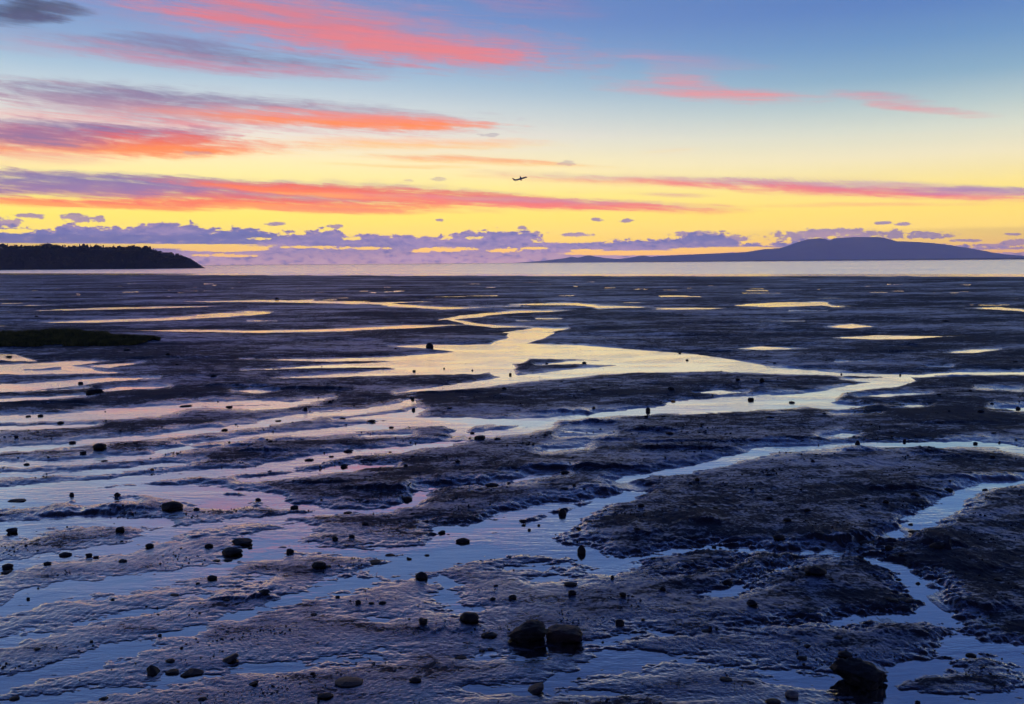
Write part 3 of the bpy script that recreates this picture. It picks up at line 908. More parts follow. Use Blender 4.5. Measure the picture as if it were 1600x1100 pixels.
main = [(985, 404), (1030, 399), (1100, 395.5), (1165, 392.5), (1190, 388), (1215, 386), (1228, 383), (1245, 376), (1262, 370.5), (1280, 368.5), (1290, 369.5), (1296, 373.5), (1302, 369), (1320, 367.5), (1350, 366.5), (1375, 367),
        (1388, 370), (1402, 374), (1435, 375.5), (1470, 378.5), (1510, 385), (1540, 391), (1565, 396), (1600, 399), (1680, 402), (1760, 404)]
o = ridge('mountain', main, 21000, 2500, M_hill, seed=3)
tag(o, kind='structure')
back_r = [(800, 411), (850, 407), (880, 403), (893, 400), (903, 402), (915, 398.5), (922, 397.5), (930, 400), (950, 403), (968, 404), (985, 401.5), (998, 399), (1006, 397.5), (1016, 400.5), (1030, 400), (1050, 399.5), (1100, 400), (1200, 401), (1300, 404)]
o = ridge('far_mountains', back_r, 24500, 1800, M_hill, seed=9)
tag(o, kind='structure')
# low far shore, a thin dark line along the water
shore = [(960, 410.2), (1000, 408.4), (1100, 406.8), (1250, 405.4), (1400, 403.6), (1500, 402.6), (1600, 401.4), (1760, 400)]
o = ridge('far_shore', shore, 12000, 250, hill_material('low_shore', (0.03, 0.03, 0.04, 1), (0.05, 0.05, 0.06, 1), 0.01), seed=5, rows=6)
tag(o, kind='structure')

# ------------------------------------------------------------------ wooded headland on the left
HD = 1700.0
rng = np.random.RandomState(5)
hprof = [(-420, 384), (-200, 386), (0, 388), (60, 388.5), (120, 388), (180, 390), (225, 391), (240, 395), (262, 397), (280, 400), (298, 404), (306, 409), (313, 414), (319, 418), (325, 421)]
xs = np.arange(-420, 326, 2.0)
ty = np.interp(xs, [p[0] for p in hprof], [p[1] for p in hprof])
V, Fc = [], []
rows = 22
HEADTOP = []
for x, y in zip(xs, ty):
    d = direction(x, y)
    t = HD / d[1]
    X, zt = d[0] * t, EYE + d[2] * t
    zt = max(zt, -1.0)
    lean = 1 - min(1, max(0, (x - 200) / 130.0))
    for k in range(rows):
        u = k / (rows - 1)
        if u < 0.5:                        # bluff face: steep, gullied
            q = u / 0.5
            yy = HD - 45 + q * 42
            n_ = float(fbm(np.array([X * 0.03]), np.array([q * 1.5]), 4, 8)[0])
            z = -1.2 + (zt + 1.2) * (q ** 0.8) + 2.0 * n_ * math.sin(q * math.pi)
            yy += 9 * n_
        else:                              # rolling wooded top, falling away behind
            q = (u - 0.5) / 0.5
            yy = HD - 3 + q * (120 + 360 * lean)
            z = zt - q * 6 + 3 * float(fbm(np.array([X * 0.01]), np.array([q * 3]), 3, 18)[0]) * q
            if k == rows - 1:
                z = -1.2
        V.append((X * yy / HD, yy, z))
    HEADTOP.append((X, zt))
nx = len(xs)
for i in range(nx - 1):
    for k in range(rows - 1):
        a = i * rows + k
        Fc.append((a, a + rows, a + rows + 1, a + 1))
tag(mesh_obj('headland', V, Fc, M_cliff, smooth=False), kind='structure')


def spruce_geo(V, Fc, X, Y, Z, H, R, rg, tiers=5, sides=5):
    for t in range(tiers):
        z0 = Z + H * (0.08 + 0.86 * t / tiers)
        z1 = Z + H * min(1.0, 0.08 + 0.86 * (t + 1.7) / tiers)
        r = R * (1 - t / (tiers + 0.4)) * rg.uniform(0.8, 1.15)
        b = len(V)
        ph = rg.uniform(0, 6.28)
        for k in range(sides * 2):
            a = ph + math.pi * k / sides
            rr = r * (1.0 if k % 2 == 0 else 0.55) * rg.uniform(0.8, 1.15)
            V.append((X + math.cos(a) * rr, Y + math.sin(a) * rr, z0 - (0.04 * H if k % 2 == 0 else 0)))
        V.append((X, Y, z1))
        n = sides * 2
        for k in range(n):
            Fc.append((b + k, b + (k + 1) % n, b + n))


def broad_geo(V, Fc, X, Y, Z, H, R, rg):
    for c in range(5):
        cx, cy, cz = X + rg.normal(0, R * .4), Y + rg.normal(0, R * .4), Z + H * rg.uniform(0.15, 0.85)
        r = R * rg.uniform(0.45, 0.75)
        b = len(V)
        V.append((cx, cy, cz + r))
        for ring, (zz, rr_) in enumerate(((0.45, 0.85), (-0.35, 0.95))):
            for k in range(6):
                a = k * 1.047 + ring * 0.5
                q = r * rr_ * rg.uniform(0.7, 1.2)
                V.append((cx + math.cos(a) * q, cy + math.sin(a) * q, cz + r * zz * rg.uniform(0.7, 1.2)))
        V.append((cx, cy, cz - r))
        for k in range(6):
            k2 = (k + 1) % 6
            Fc += [(b, b + 1 + k, b + 1 + k2), (b + 1 + k, b + 7 + k, b + 7 + k2), (b + 1 + k, b + 7 + k2, b + 1 + k2), (b + 7 + k, b + 13, b + 7 + k2)]


hx = np.array([h[0] for h in HEADTOP])
hzz = np.array([h[1] for h in HEADTOP])
V, Fc = [], []
xmax = float(np.interp(300, xs, hx))
xmin = float(np.interp(-400, xs, hx))
for i in range(2300):
    X = rng.uniform(xmin, xmax)
    fx = float(np.interp(X, hx, xs))
    row = rng.choice([0, 0, 0, 1, 1, 2])
    Yq = HD + (rng.uniform(-8, 6) if row == 0 else rng.uniform(5, 40) if row == 1 else rng.uniform(40, 110))
    Z = float(np.interp(X, hx, hzz)) - 0.6
    k = 1.0 if fx < 235 else max(0.25, 1.0 - (fx - 235) / 80.0)
    H = rng.choice([3.5, 5.0, 6.0, 7.0, 9.0]) * rng.uniform(0.85, 1.15) * k * (1 + 0.6 * float(gnoise(np.array([X * 0.03]), np.array([1.7]), 3)[0]))
    X *= Yq / HD
    if rng.rand() < 0.62:
        spruce_geo(V, Fc, X, Yq, Z, H * rng.choice([0.9, 1.0, 1.0, 1.25]), H * 0.2, rng)
    else:
        broad_geo(V, Fc, X, Yq, Z, H * 0.95, H * 0.42, rng)
# scrub on the bluff face
for i in range(900):
    X = rng.uniform(xmin, float(np.interp(298, xs, hx)))
    q = rng.uniform(0.25, 0.98)
    zt = float(np.interp(X, hx, hzz))
    broad_geo(V, Fc, X, HD - 45 + q * 42 - 2, -1.2 + (zt + 1.2) * q ** 0.8 - 1.5, min(rng.uniform(2.5, 4.5), 1.0 + zt * 0.2), min(rng.uniform(1.5, 2.6), 0.6 + zt * 0.1), rng)
tag(mesh_obj('forest', V, Fc, M_spruce), kind='stuff')

# the trees that stand clear of the mass
def lone_spruce(px, topy, label, grp):
    X = float(np.interp(px, xs, hx))
    Z = float(np.interp(X, hx, hzz)) - 0.5
    d = direction(px, topy)
    H = EYE + d[2] * (HD / d[1]) - Z
    e = bpy.data.objects.new('spruce_tree', None)
    COL.objects.link(e)
    e.location = (X, HD - 6, Z)
    tag(e, label, 'tree', grp)
    rg = np.random.RandomState(int(px) + 400)
    v_, f_ = [], []
    spruce_geo(v_, f_, 0, 0, 0, H, max(1.1, H * 0.13), rg, 8, 6)
    mesh_obj('crown', v_, f_, M_spruce, e)
    v_, f_ = [], []
    n = 7
    for zz, rr in ((-1, .28), (H * 0.5, .18), (H * 0.98, .03)):
        for k in range(n):
            v_.append((math.cos(k * 6.283 / n) * rr, math.sin(k * 6.283 / n) * rr, zz))
    for r in range(2):
        for k in range(n):
            f_.append((r * n + k, r * n + (k + 1) % n, (r + 1) * n + (k + 1) % n, (r + 1) * n + k))
    mesh_obj('trunk', v_, f_, M_cliff, e)


lone_spruce(15, 379.0, 'tallest thin dark spruce standing alone above the headland wood near the left edge', 'spruces rising above the headland wood')
lone_spruce(67, 381.0, 'narrow dark spruce just above the treetops right of the tallest one', 'spruces rising above the headland wood')
lone_spruce(131, 380.6, 'dark spruce standing proud in the middle of the headland wood', 'spruces rising above the headland wood')
lone_spruce(245, 387.5, 'last dark spruce before the headland slopes down to the water', 'spruces rising above the headland wood')

# ------------------------------------------------------------------ grass on the mud hummock
M_grass, nb = material('sedge_grass')
n1 = nb.noise(obj_xyz(nb), 1.2, 3.0, 0.5)
finish(M_grass, nb, principled(nb, Base_Color=nb.mix(nb.mr(n1, 0.35, 0.65), (0.05, 0.06, 0.012, 1), (0.14, 0.13, 0.025, 1)), Roughness=0.8))
rg = np.random.RandomState(11)
outline = [(-200, 522, 548), (-60, 522, 546), (0, 521.5, 543), (40, 519, 543), (85, 516.5, 541), (120, 517, 541), (150, 519, 541), (180, 524, 541), (205, 525.5, 539.5), (225, 526, 536), (240, 527, 531), (250, 528, 529)]
ox = [p[0] for p in outline]
N = 60000
pxs = rg.uniform(-200, 250, N)
yt = np.interp(pxs, ox, [p[1] for p in outline]) + 4.0
yb = np.interp(pxs, ox, [p[2] for p in outline])
u = rg.rand(N)
pys = yt + (np.maximum(yb, yt + 0.5) - yt) * u
gX, gY = np.zeros(N), np.zeros(N)
dd = aF[None, :] + aR[None, :] * ((pxs - 800) / FPX)[:, None] + aU[None, :] * ((550 - pys) / FPX)[:, None]
tt = (0.1 - EYE) / dd[:, 2]
gX, gY = dd[:, 0] * tt, dd[:, 1] * tt
keep = fbm(gX * 0.7, gY * 0.5, 4, 91) > -0.32 + 0.25 * (np.abs(u - 0.5) > 0.4)
gX, gY = gX[keep], gY[keep]
gh_, _, _ = height(gX, gY)
n = len(gX)
hh_ = rg.uniform(0.16, 0.34, n) * (1 + 0.5 * fbm(gX * 0.4, gY * 0.4, 2, 95))
an = rg.uniform(0, 6.28, n)
w_ = rg.uniform(0.02, 0.045, n)
lean = rg.normal(0, 0.09, (n, 2))
b0 = np.stack([gX - np.cos(an) * w_, gY - np.sin(an) * w_, gh_ - 0.03], 1)
b1 = np.stack([gX + np.cos(an) * w_, gY + np.sin(an) * w_, gh_ - 0.03], 1)
tp = np.stack([gX + lean[:, 0], gY + lean[:, 1], gh_ + hh_], 1)
V = np.stack([b0, b1, tp], 1).reshape(-1, 3)
tag(mesh_obj('marsh_grass', V, np.arange(n * 3).reshape(-1, 3), M_grass), kind='stuff')


# ------------------------------------------------------------------ rocks
def ico(sub):
    bm = bmesh.new()
    bmesh.ops.create_icosphere(bm, subdivisions=sub, radius=1.0)
    v = np.array([list(x.co) for x in bm.verts])
    f = np.array([[x.index for x in q.verts] for q in bm.faces])
    bm.free()
    return v, f


ICO = {k: ico(k) for k in (1, 2, 3, 4, 5)}


def noise3(v, f, seed):
    return (fbm(v[:, 0] * f + seed, v[:, 1] * f + v[:, 2] * f * 0.7, 3, seed) + fbm(v[:, 2] * f - seed, v[:, 0] * f * 0.6 - v[:, 1] * f, 3, seed + 5)) * 0.5


def rock_shape(kind, sub, seed):
    rg = np.random.RandomState(seed)
    v, f = ICO[sub]
    v = v.copy()
    cuts = {'round': 5, 'egg': 2, 'angular': 15, 'flat': 6, 'pyramid': 5, 'block': 5, 'mound': 2, 'post': 5, 'slab': 6}[kind]
    if kind == 'block' or kind == 'slab':
        p = 3.2
        q = np.power(np.sum(np.abs(v) ** p, 1), 1 / p)[:, None]
        v = v / q
    for c in range(cuts):
        n_ = rg.normal(size=3)
        n_ /= np.linalg.norm(n_)
        dcut = rg.uniform(0.55, 0.85) if kind in ('angular', 'pyramid', 'flat') else rg.uniform(0.74, 0.92)
        k = v @ n_ - dcut
        v = v - np.where(k > 0, k * 0.93, 0)[:, None] * n_
    if kind == 'pyramid':
        z = (v[:, 2] + 1) / 2
        sc = (1.12 - 0.78 * z)[:, None]
        v[:, :2] *= sc
        v[:, 0] += 0.35 * rg.uniform(-1, 1) * z
    if kind in ('egg', 'post'):
        z = (v[:, 2] + 1) / 2
        v[:, :2] *= (1.05 - 0.42 * z ** 2)[:, None]
    if kind == 'mound':
        v[:, :2] *= (1.25 - 0.4 * np.clip(v[:, 2], 0, 1))[:, None]
    am = {'round': .10, 'egg': .08, 'angular': .24, 'flat': .2, 'pyramid': .16, 'block': .16, 'mound': .2, 'post': .12, 'slab': .08}[kind]
    r = np.linalg.norm(v, axis=1)[:, None]
    v = v * (1 + am * noise3(v, 1.4, seed)[:, None] + am * 0.6 * noise3(v, 4.0, seed + 3)[:, None])
    if sub >= 5:
        v = v * (1 + 0.16 * np.abs(noise3(v, 2.6, seed + 9))[:, None] - 0.05)
    if sub >= 4:
        v = v * (1 + 0.07 * noise3(v, 13.0, seed + 7)[:, None])
    v = v / np.abs(v).max(axis=0)
    return v, f


# photo x, photo y of the middle, width and height in photo pixels, shape, material key, label (big ones)
ROCKS = [
    (826, 988, 56, 42, 'angular', 'dark', 'largest angular black boulder in the foreground water, left of the pair'),
    (883, 993, 50, 31, 'block', 'brown', 'rounded brownish boulder with a sloping top, right of the pair in the foreground'),
    (1350, 1054, 70, 56, 'angular', 'dark', 'biggest craggy black boulder, near the bottom right in dark water'),
    (733, 963, 27, 21, 'round', 'dark', 'domed dark boulder in its own small pool, left of the foreground pair'),
    (265, 790, 28, 19, 'round', 'dark', 'smooth grey rounded boulder beside the pink reflecting pool'),
    (375, 846, 28, 13, 'flat', 'dark', 'long smooth dark rock, upper of the two touching rocks at left'),
    (360, 861, 28, 17, 'round', 'dark', 'dark round rock with a black reflection, lower of two touching rocks'),
    (497, 882, 19, 14, 'round', 'dark', 'round dark rock on the mud spit beside a flat stone, left of centre'),
    (658, 899, 18, 15, 'egg', 'dark', 'half egg shaped dark rock in the middle of the blue channel'),
    (723, 844, 20, 12, 'mound', 'dark', 'domed dark rock standing in the calm upper part of the blue pool'),
    (909, 858, 13, 17, 'egg', 'dark', 'upright pointed black stone standing in the blue channel with its reflection'),
    (411, 923, 17, 13, 'pyramid', 'dark', 'peaked dark rock at the left edge of the blue channel'),
    (1278, 891, 30, 18, 'mound', 'dark', 'broad dark hump of rock on the right mud bank'),
    (1139, 909, 17, 12, 'pyramid', 'dark', 'pointed dark rock with a low tail in the right blue patch'),
    (1178, 942, 17, 13, 'angular', 'dark', 'blocky dark rock on the mud below the pointed one at right'),
    (969, 972, 13, 12, 'block', 'dark', 'small square dark rock on the mud, right of the foreground pair'),
    (879, 799, 12, 13, 'egg', 'dark', 'upright rounded black stone beside the narrow bright channel'),
    (889, 776, 17, 8, 'flat', 'dark', 'flat jagged dark stone just above the upright stone in mid picture'),
    (634, 778, 17, 10, 'block', 'dark', 'squared dark rock at the bend of the narrow bright rill'),
    (750, 683, 17, 10, 'block', 'dark', 'oblong black rock lying in the bright channel at centre'),
    (768, 757, 20, 9, 'mound', 'dark', 'low dark domed rock on the thin rill right of the cut bank'),
    (671, 539, 12, 11, 'egg', 'dark', 'dark half dome boulder at the left end of the large golden pool'),
    (145, 611, 21, 12, 'block', 'dark', 'large dark boulder at far left behind the pale pools'),
    (153, 697, 18, 13, 'round', 'dark', 'rounded dark boulder above the left rills'),
    (15, 829, 17, 12, 'angular', 'dark', 'angular black rock by the left edge in the wet mud'),
    (9, 885, 15, 10, 'round', 'dark', 'oval dark rock at the left edge with its reflection beneath'),
    (99, 866, 16, 8, 'mound', 'dark', 'low dark rock beside the long diagonal rill at left'),
    (186, 827, 11, 10, 'block', 'dark', 'small cube shaped dark rock on the wet left bank'),
    (232, 852, 12, 8, 'round', 'dark', 'small rounded rock on the near side of the diagonal rill'),
    (325, 852, 12, 8, 'mound', 'dark', 'small peaked rock left of the two touching rocks'),
    (330, 902, 14, 9, 'round', 'dark', 'oval dark rock below the two touching rocks at left'),
    (660, 969, 14, 12, 'angular', 'dark', 'dark rock at the tip of the mud bank below the blue channel'),
    (764, 992, 22, 11, 'mound', 'dark', 'low dark rock between the domed boulder and the largest boulder'),
    (237, 1047, 21, 18, 'pyramid', 'dark', 'steep sided dark rock near the bottom left, first of three in a row'),
    (268, 1051, 19, 8, 'flat', 'dark', 'low dark rock near the bottom left, second of three in a row'),
    (296, 1053, 29, 10, 'flat', 'dark', 'long low slab of rock near the bottom left, third of three in a row'),
    (357, 1030, 22, 12, 'slab', 'slab', 'tilted angular slab with a lit edge in the lower left water'),
    (835, 1078, 27, 13, 'slab', 'slab', 'tilted flat slab with a pinkish edge at the bottom centre'),
    (395, 1068, 14, 7, 'slab', 'dark', 'short dark wedge of rock below the tilted slab'),
    (506, 1087, 22, 10, 'angular', 'dark', 'dark rock near the bottom edge below the flat mound'),
    (542, 1068, 38, 11, 'mound', 'slab', 'wide flat muddy rock near the bottom left of centre'),
    (648, 1062, 17, 10, 'mound', 'dark', 'domed dark stone with crumbs around it at the bottom centre'),
    (719, 1028, 17, 6, 'flat', 'dark', 'thin flat dark stone below the low rock at bottom centre'),
    (1323, 1023, 18, 12, 'angular', 'dark', 'smaller dark rock just behind the biggest bottom right boulder'),
    (1240, 1085, 18, 13, 'round', 'pale', 'pale grey cobble at the bottom right, left of the biggest boulder'),
    (1520, 1024, 14, 7, 'mound', 'dark', 'small smooth dark rock in the right hand channel'),
    (1210, 1097, 20, 7, 'mound', 'dark', 'dark rock cut by the bottom edge of the picture'),
    (1358, 848, 20, 9, 'mound', 'dark', 'smooth dark rock at the mouth of the right rill by the pit'),
    (1390, 855, 11, 10, 'round', 'dark', 'small round dark rock right of the smooth one by the pit'),
    (1433, 880, 25, 12, 'mound', 'dark', 'wide dark lump of rock above the right hand channel'),
    (1470, 851, 22, 12, 'pyramid', 'dark', 'dark ridge shaped rock with a tail on the far right bank'),
    (1219, 839, 16, 10, 'round', 'dark', 'rounded dark rock left of the black pit on the right'),
    (1232, 811, 13, 8, 'angular', 'dark', 'small peaked dark rock above the rounded one on the right bank'),
    (1263, 796, 11, 6, 'mound', 'dark', 'small low dark rock uphill of the peaked one on the right bank'),
    (1396, 938, 17, 6, 'flat', 'dark', 'left of two flat dark stones by the right channel'),
    (1417, 938, 18, 6, 'flat', 'dark', 'right of two flat dark stones by the right channel'),
    (1428, 946, 12, 4, 'flat', 'dark', 'thin flat stone at the edge of the right channel below the two flat stones'),
    (1341, 692, 7, 11, 'post', 'dark', 'upright finger shaped black stone standing on the right rill'),
    (1013, 639, 7, 9, 'post', 'dark', 'small upright black stone at the edge of the pale channel right of centre'),
    (1049, 606, 10, 7, 'round', 'dark', 'round dark stone between the two long pools right of centre'),
    (1174, 623, 9, 6, 'block', 'dark', 'small square stone standing in the pale right pool'),
    (1238, 628, 9, 4, 'flat', 'dark', 'flat stone in the right end of the pale pool'),
    (1052, 626, 7, 4, 'block', 'orange', 'small orange brown stone on the dark mud right of centre'),
    (237, 733, 6, 4, 'round', 'orange', 'tiny orange stone by the left rill'),
    (585, 879, 23, 5, 'flat', 'dark', 'long thin flat stone at the tip of the mud spit'),
    (1484, 765, 14, 8, 'mound', 'dark', 'dark rock on the upper side of the far right rill'),
    (1432, 771, 14, 9, 'pyramid', 'dark', 'peaked dark rock on the mud left of the far right rill'),
    (459, 792, 12, 8, 'round', 'dark', 'rounded dark stone right of the pink pool'),
    (403, 780, 10, 6, 'flat', 'dark', 'small flat stone in the right end of the pink pool'),
    (306, 795, 9, 6, 'mound', 'dark', 'small dark stone at the lower edge of the pink pool'),
    (452, 860, 12, 10, 'angular', 'dark', 'small craggy rock right of the two touching rocks at left'),
    (777, 685, 11, 5, 'mound', 'dark', 'low stone just right of the oblong black rock at centre'),
    (482, 718, 14, 5, 'mound', 'dark', 'flat dark stone lying in the pinkish rill left of centre'),
    (543, 704, 14, 6, 'flat', 'dark', 'flat dark stone on the upper bank of the pinkish rill'),
    (287, 634, 18, 4, 'flat', 'dark', 'long thin dark stone where the far left pool narrows'),
    (892, 912, 19, 8, 'mound', 'dark', 'low dark rock on the mud above the foreground pair'),
    (894, 925, 12, 10, 'round', 'dark', 'round dark rock directly below the low one above the foreground pair'),
    (818, 813, 13, 6, 'flat', 'dark', 'flat dark stone where the narrow channel opens into the blue pool'),
]
LANDMARK = [
    (855, 990, 'the foreground pair of boulders'), (1350, 1054, 'the biggest bottom right boulder'), (733, 962, 'the domed boulder in a pool'), (265, 790, 'the grey boulder by the pink pool'),
    (367, 853, 'the two touching rocks at left'), (497, 882, 'the round rock on the mud spit'), (658, 899, 'the half egg rock'), (722, 844, 'the domed rock in the blue pool'),
    (909, 858, 'the pointed stone in blue water'), (411, 923, 'the peaked rock at the channel edge'), (1278, 891, 'the broad hump of rock at right'), (1139, 909, 'the pointed rock with a tail'),
    (879, 799, 'the upright stone by the narrow channel'), (634, 778, 'the squared rock at the rill bend'), (750, 683, 'the oblong rock in the bright channel'), (671, 539, 'the golden pool boulder'),
    (145, 611, 'the large far left boulder'), (153, 697, 'the boulder above the left rills'), (1341, 692, 'the finger shaped stone'), (1013, 639, 'the upright stone by the pale channel'),
    (1358, 848, 'the smooth rock by the black pit'), (1432, 771, 'the peaked rock by the far rill'), (265, 1048, 'the bottom left rock row'), (1406, 938, 'the two flat right channel stones'),
    (542, 1068, 'the wide flat muddy rock'), (1240, 1085, 'the pale grey cobble'), (110, 530, 'the dark grass patch'), (1190, 590, 'the golden pool right tip')]
SMALL = [
    (72, 880, 12, 6, 'mound'), (137, 867, 9, 8, 'block'), (149, 870, 9, 5, 'flat'), (190, 876, 11, 5, 'block'), (43, 935, 5, 5, 'round'), (182, 772, 9, 8, 'mound'), (111, 772, 7, 7, 'block'), (22, 783, 22, 5, 'flat'),
    (112, 691, 9, 5, 'block'), (337, 876, 11, 3, 'flat'), (355, 875, 13, 5, 'mound'), (308, 911, 7, 4, 'flat'), (390, 855, 8, 5, 'flat'), (128, 707, 9, 6, 'angular'), (162, 720, 9, 3, 'flat'), (543, 801, 14, 5, 'flat'),
    (570, 817, 10, 6, 'round'), (549, 837, 10, 6, 'mound'), (523, 840, 9, 9, 'round'), (511, 885, 12, 4, 'flat'), (690, 831, 11, 6, 'block'), (667, 867, 8, 4, 'mound'), (638, 872, 7, 5, 'angular'), (527, 932, 7, 5, 'round'),
    (559, 940, 9, 8, 'round'), (580, 942, 9, 4, 'flat'), (597, 941, 11, 6, 'mound'), (537, 727, 12, 8, 'angular'), (609, 706, 6, 3, 'flat'), (795, 754, 6, 4, 'round'), (645, 802, 8, 4, 'mound'), (715, 720, 8, 6, 'mound'),
    (634, 727, 7, 6, 'angular'), (882, 763, 13, 6, 'flat'), (897, 757, 6, 6, 'angular'), (818, 820, 7, 4, 'flat'), (827, 827, 5, 5, 'round'), (1090, 748, 8, 8, 'angular'), (1079, 754, 5, 4, 'round'), (1002, 789, 10, 7, 'block'),
    (1086, 787, 8, 5, 'mound'), (1119, 793, 9, 4, 'flat'), (996, 826, 11, 6, 'mound'), (904, 825, 8, 6, 'round'), (921, 814, 10, 3, 'flat'), (1175, 763, 7, 5, 'mound'), (1116, 854, 7, 5, 'block'), (1126, 857, 5, 4, 'round'),
    (1022, 872, 9, 4, 'flat'), (974, 928, 11, 9, 'angular'), (1036, 919, 9, 8, 'mound'), (957, 901, 5, 6, 'post'), (883, 737, 15, 7, 'mound'), (1525, 692, 6, 5, 'round'), (1277, 710, 6, 3, 'flat'), (1271, 720, 6, 4, 'mound'),
    (1552, 713, 6, 4, 'block'), (1419, 711, 5, 3, 'flat'), (1203, 741, 11, 5, 'mound'), (1541, 765, 8, 5, 'mound'), (1385, 783, 9, 7, 'angular'), (1203, 777, 10, 6, 'mound'), (1246, 888, 5, 4, 'round'), (1239, 906, 6, 4, 'round'),
    (1435, 911, 7, 5, 'pyramid'), (1562, 905, 12, 5, 'mound'), (1424, 819, 7, 4, 'flat'), (1430, 831, 15, 6, 'flat'), (265, 1032, 14, 6, 'flat'), (753, 1017, 9, 4, 'flat'), (766, 1014, 9, 4, 'mound'), (488, 1052, 8, 4, 'flat'),
    (1104, 985, 20, 4, 'flat'), (1110, 981, 5, 8, 'post'), (1120, 982, 5, 4, 'round'), (1311, 996, 13, 5, 'flat'), (1262, 1009, 11, 6, 'angular'), (1255, 1028, 14, 7, 'mound'), (1435, 1097, 7, 5, 'round'), (1136, 1062, 17, 6, 'mound'),
    (125, 598, 7, 5, 'round'), (158, 612, 6, 4, 'round'), (62, 649, 7, 4, 'block'), (43, 650, 7, 3, 'flat'), (93, 660, 11, 5, 'mound'), (24, 682, 7, 5, 'angular'), (188, 672, 6, 4, 'pyramid'), (350, 671, 9, 5, 'mound'),
    (333, 587, 9, 5, 'block'), (261, 553, 7, 5, 'round'), (276, 569, 5, 3, 'round'), (197, 546, 10, 4, 'mound'), (56, 494, 5, 3, 'mound'), (55, 465, 14, 3, 'flat'), (12, 557, 8, 4, 'flat'), (357, 635, 10, 4, 'flat'),
    (432, 466, 7, 4, 'mound'), (647, 579, 5, 4, 'round'), (694, 575, 3, 3, 'round'), (738, 578, 3, 3, 'round'), (618, 544, 4, 3, 'round'), (645, 622, 6, 6, 'angular'), (646, 639, 6, 6, 'egg'), (788, 606, 8, 6, 'mound'),
    (477, 638, 6, 7, 'block'), (703, 637, 9, 4, 'flat'), (531, 604, 6, 3, 'flat'), (515, 627, 7, 5, 'mound'), (434, 657, 9, 3, 'flat'), (535, 653, 9, 4, 'flat'), (580, 657, 12, 5, 'flat'), (611, 667, 8, 4, 'mound'),
    (738, 676, 7, 4, 'flat'), (797, 584, 5, 5, 'angular'), (913, 566, 7, 5, 'mound'), (854, 567, 5, 3, 'round'), (1063, 551, 5, 3, 'flat'), (1074, 562, 5, 3, 'round'), (1010, 650, 6, 5, 'round'), (1037, 650, 7, 3, 'flat'),
    (928, 636, 6, 6, 'pyramid'), (927, 608, 7, 3, 'flat'), (1154, 592, 8, 6, 'angular'), (1191, 593, 7, 8, 'egg'), (1193, 612, 7, 4, 'mound'), (1047, 676, 12, 6, 'mound'), (1204, 651, 14, 5, 'flat'), (1289, 646, 6, 3, 'flat'),
    (1469, 616, 7, 4, 'block'), (1592, 637, 8, 6, 'pyramid'), (1534, 642, 9, 5, 'mound'), (1551, 630, 6, 4, 'mound'), (1479, 501, 11, 4, 'mound'), (1588, 565, 7, 3, 'flat'), (1229, 514, 5, 3, 'mound'), (1315, 584, 3, 3, 'round'),
    (1407, 585, 3, 4, 'round'), (1211, 567, 5, 3, 'flat'), (1470, 660, 9, 4, 'flat'), (1394, 675, 7, 3, 'flat'), (1554, 676, 7, 3, 'flat'), (1414, 687, 5, 4, 'round'), (1517, 610, 5, 3, 'round'), (1098, 662, 7, 3, 'flat'),
    (421, 736, 7, 3, 'flat'), (422, 689, 7, 5, 'mound'), (517, 713, 8, 3, 'flat'), (40, 725, 8, 4, 'mound'), (175, 936, 6, 5, 'pyramid'), (249, 992, 6, 5, 'mound'), (283, 1012, 5, 4, 'round'), (142, 1002, 5, 4, 'round'), (57, 1014, 9, 4, 'flat'),
    (8, 894, 15, 4, 'flat'), (20, 1092, 14, 6, 'mound'), (160, 1092, 12, 5, 'mound'), (315, 1092, 12, 5, 'mound'), (271, 930, 13, 3, 'flat'), (353, 937, 10, 5, 'mound'), (1005, 968, 6, 4, 'round'), (942, 1003, 4, 3, 'round'),
    (905, 1060, 7, 4, 'mound'), (490, 960, 10, 4, 'flat'), (610, 868, 16, 4, 'flat'), (640, 873, 6, 4, 'angular'), (1410, 866, 9, 6, 'mound'), (1350, 790, 10, 5, 'flat'), (1345, 870, 12, 5, 'mound'), (842, 820, 5, 4, 'round'),
    (1370, 900, 9, 4, 'flat'), (1405, 905, 8, 4, 'mound'), (1300, 905, 9, 5, 'mound'), (770, 935, 9, 6, 'mound'), (800, 932, 14, 9, 'angular'), (775, 915, 8, 4, 'flat'), (865, 1000, 5, 4, 'round')]
MATS = {'dark': M_rock, 'brown': M_rock_brown, 'pale': M_rock_pale, 'slab': M_slab, 'orange': M_rock_orange}
SHAPE_WORD = {'round': 'round', 'egg': 'egg shaped', 'angular': 'angular', 'flat': 'flat', 'pyramid': 'peaked', 'block': 'blocky', 'mound': 'domed', 'post': 'upright', 'slab': 'slab like'}


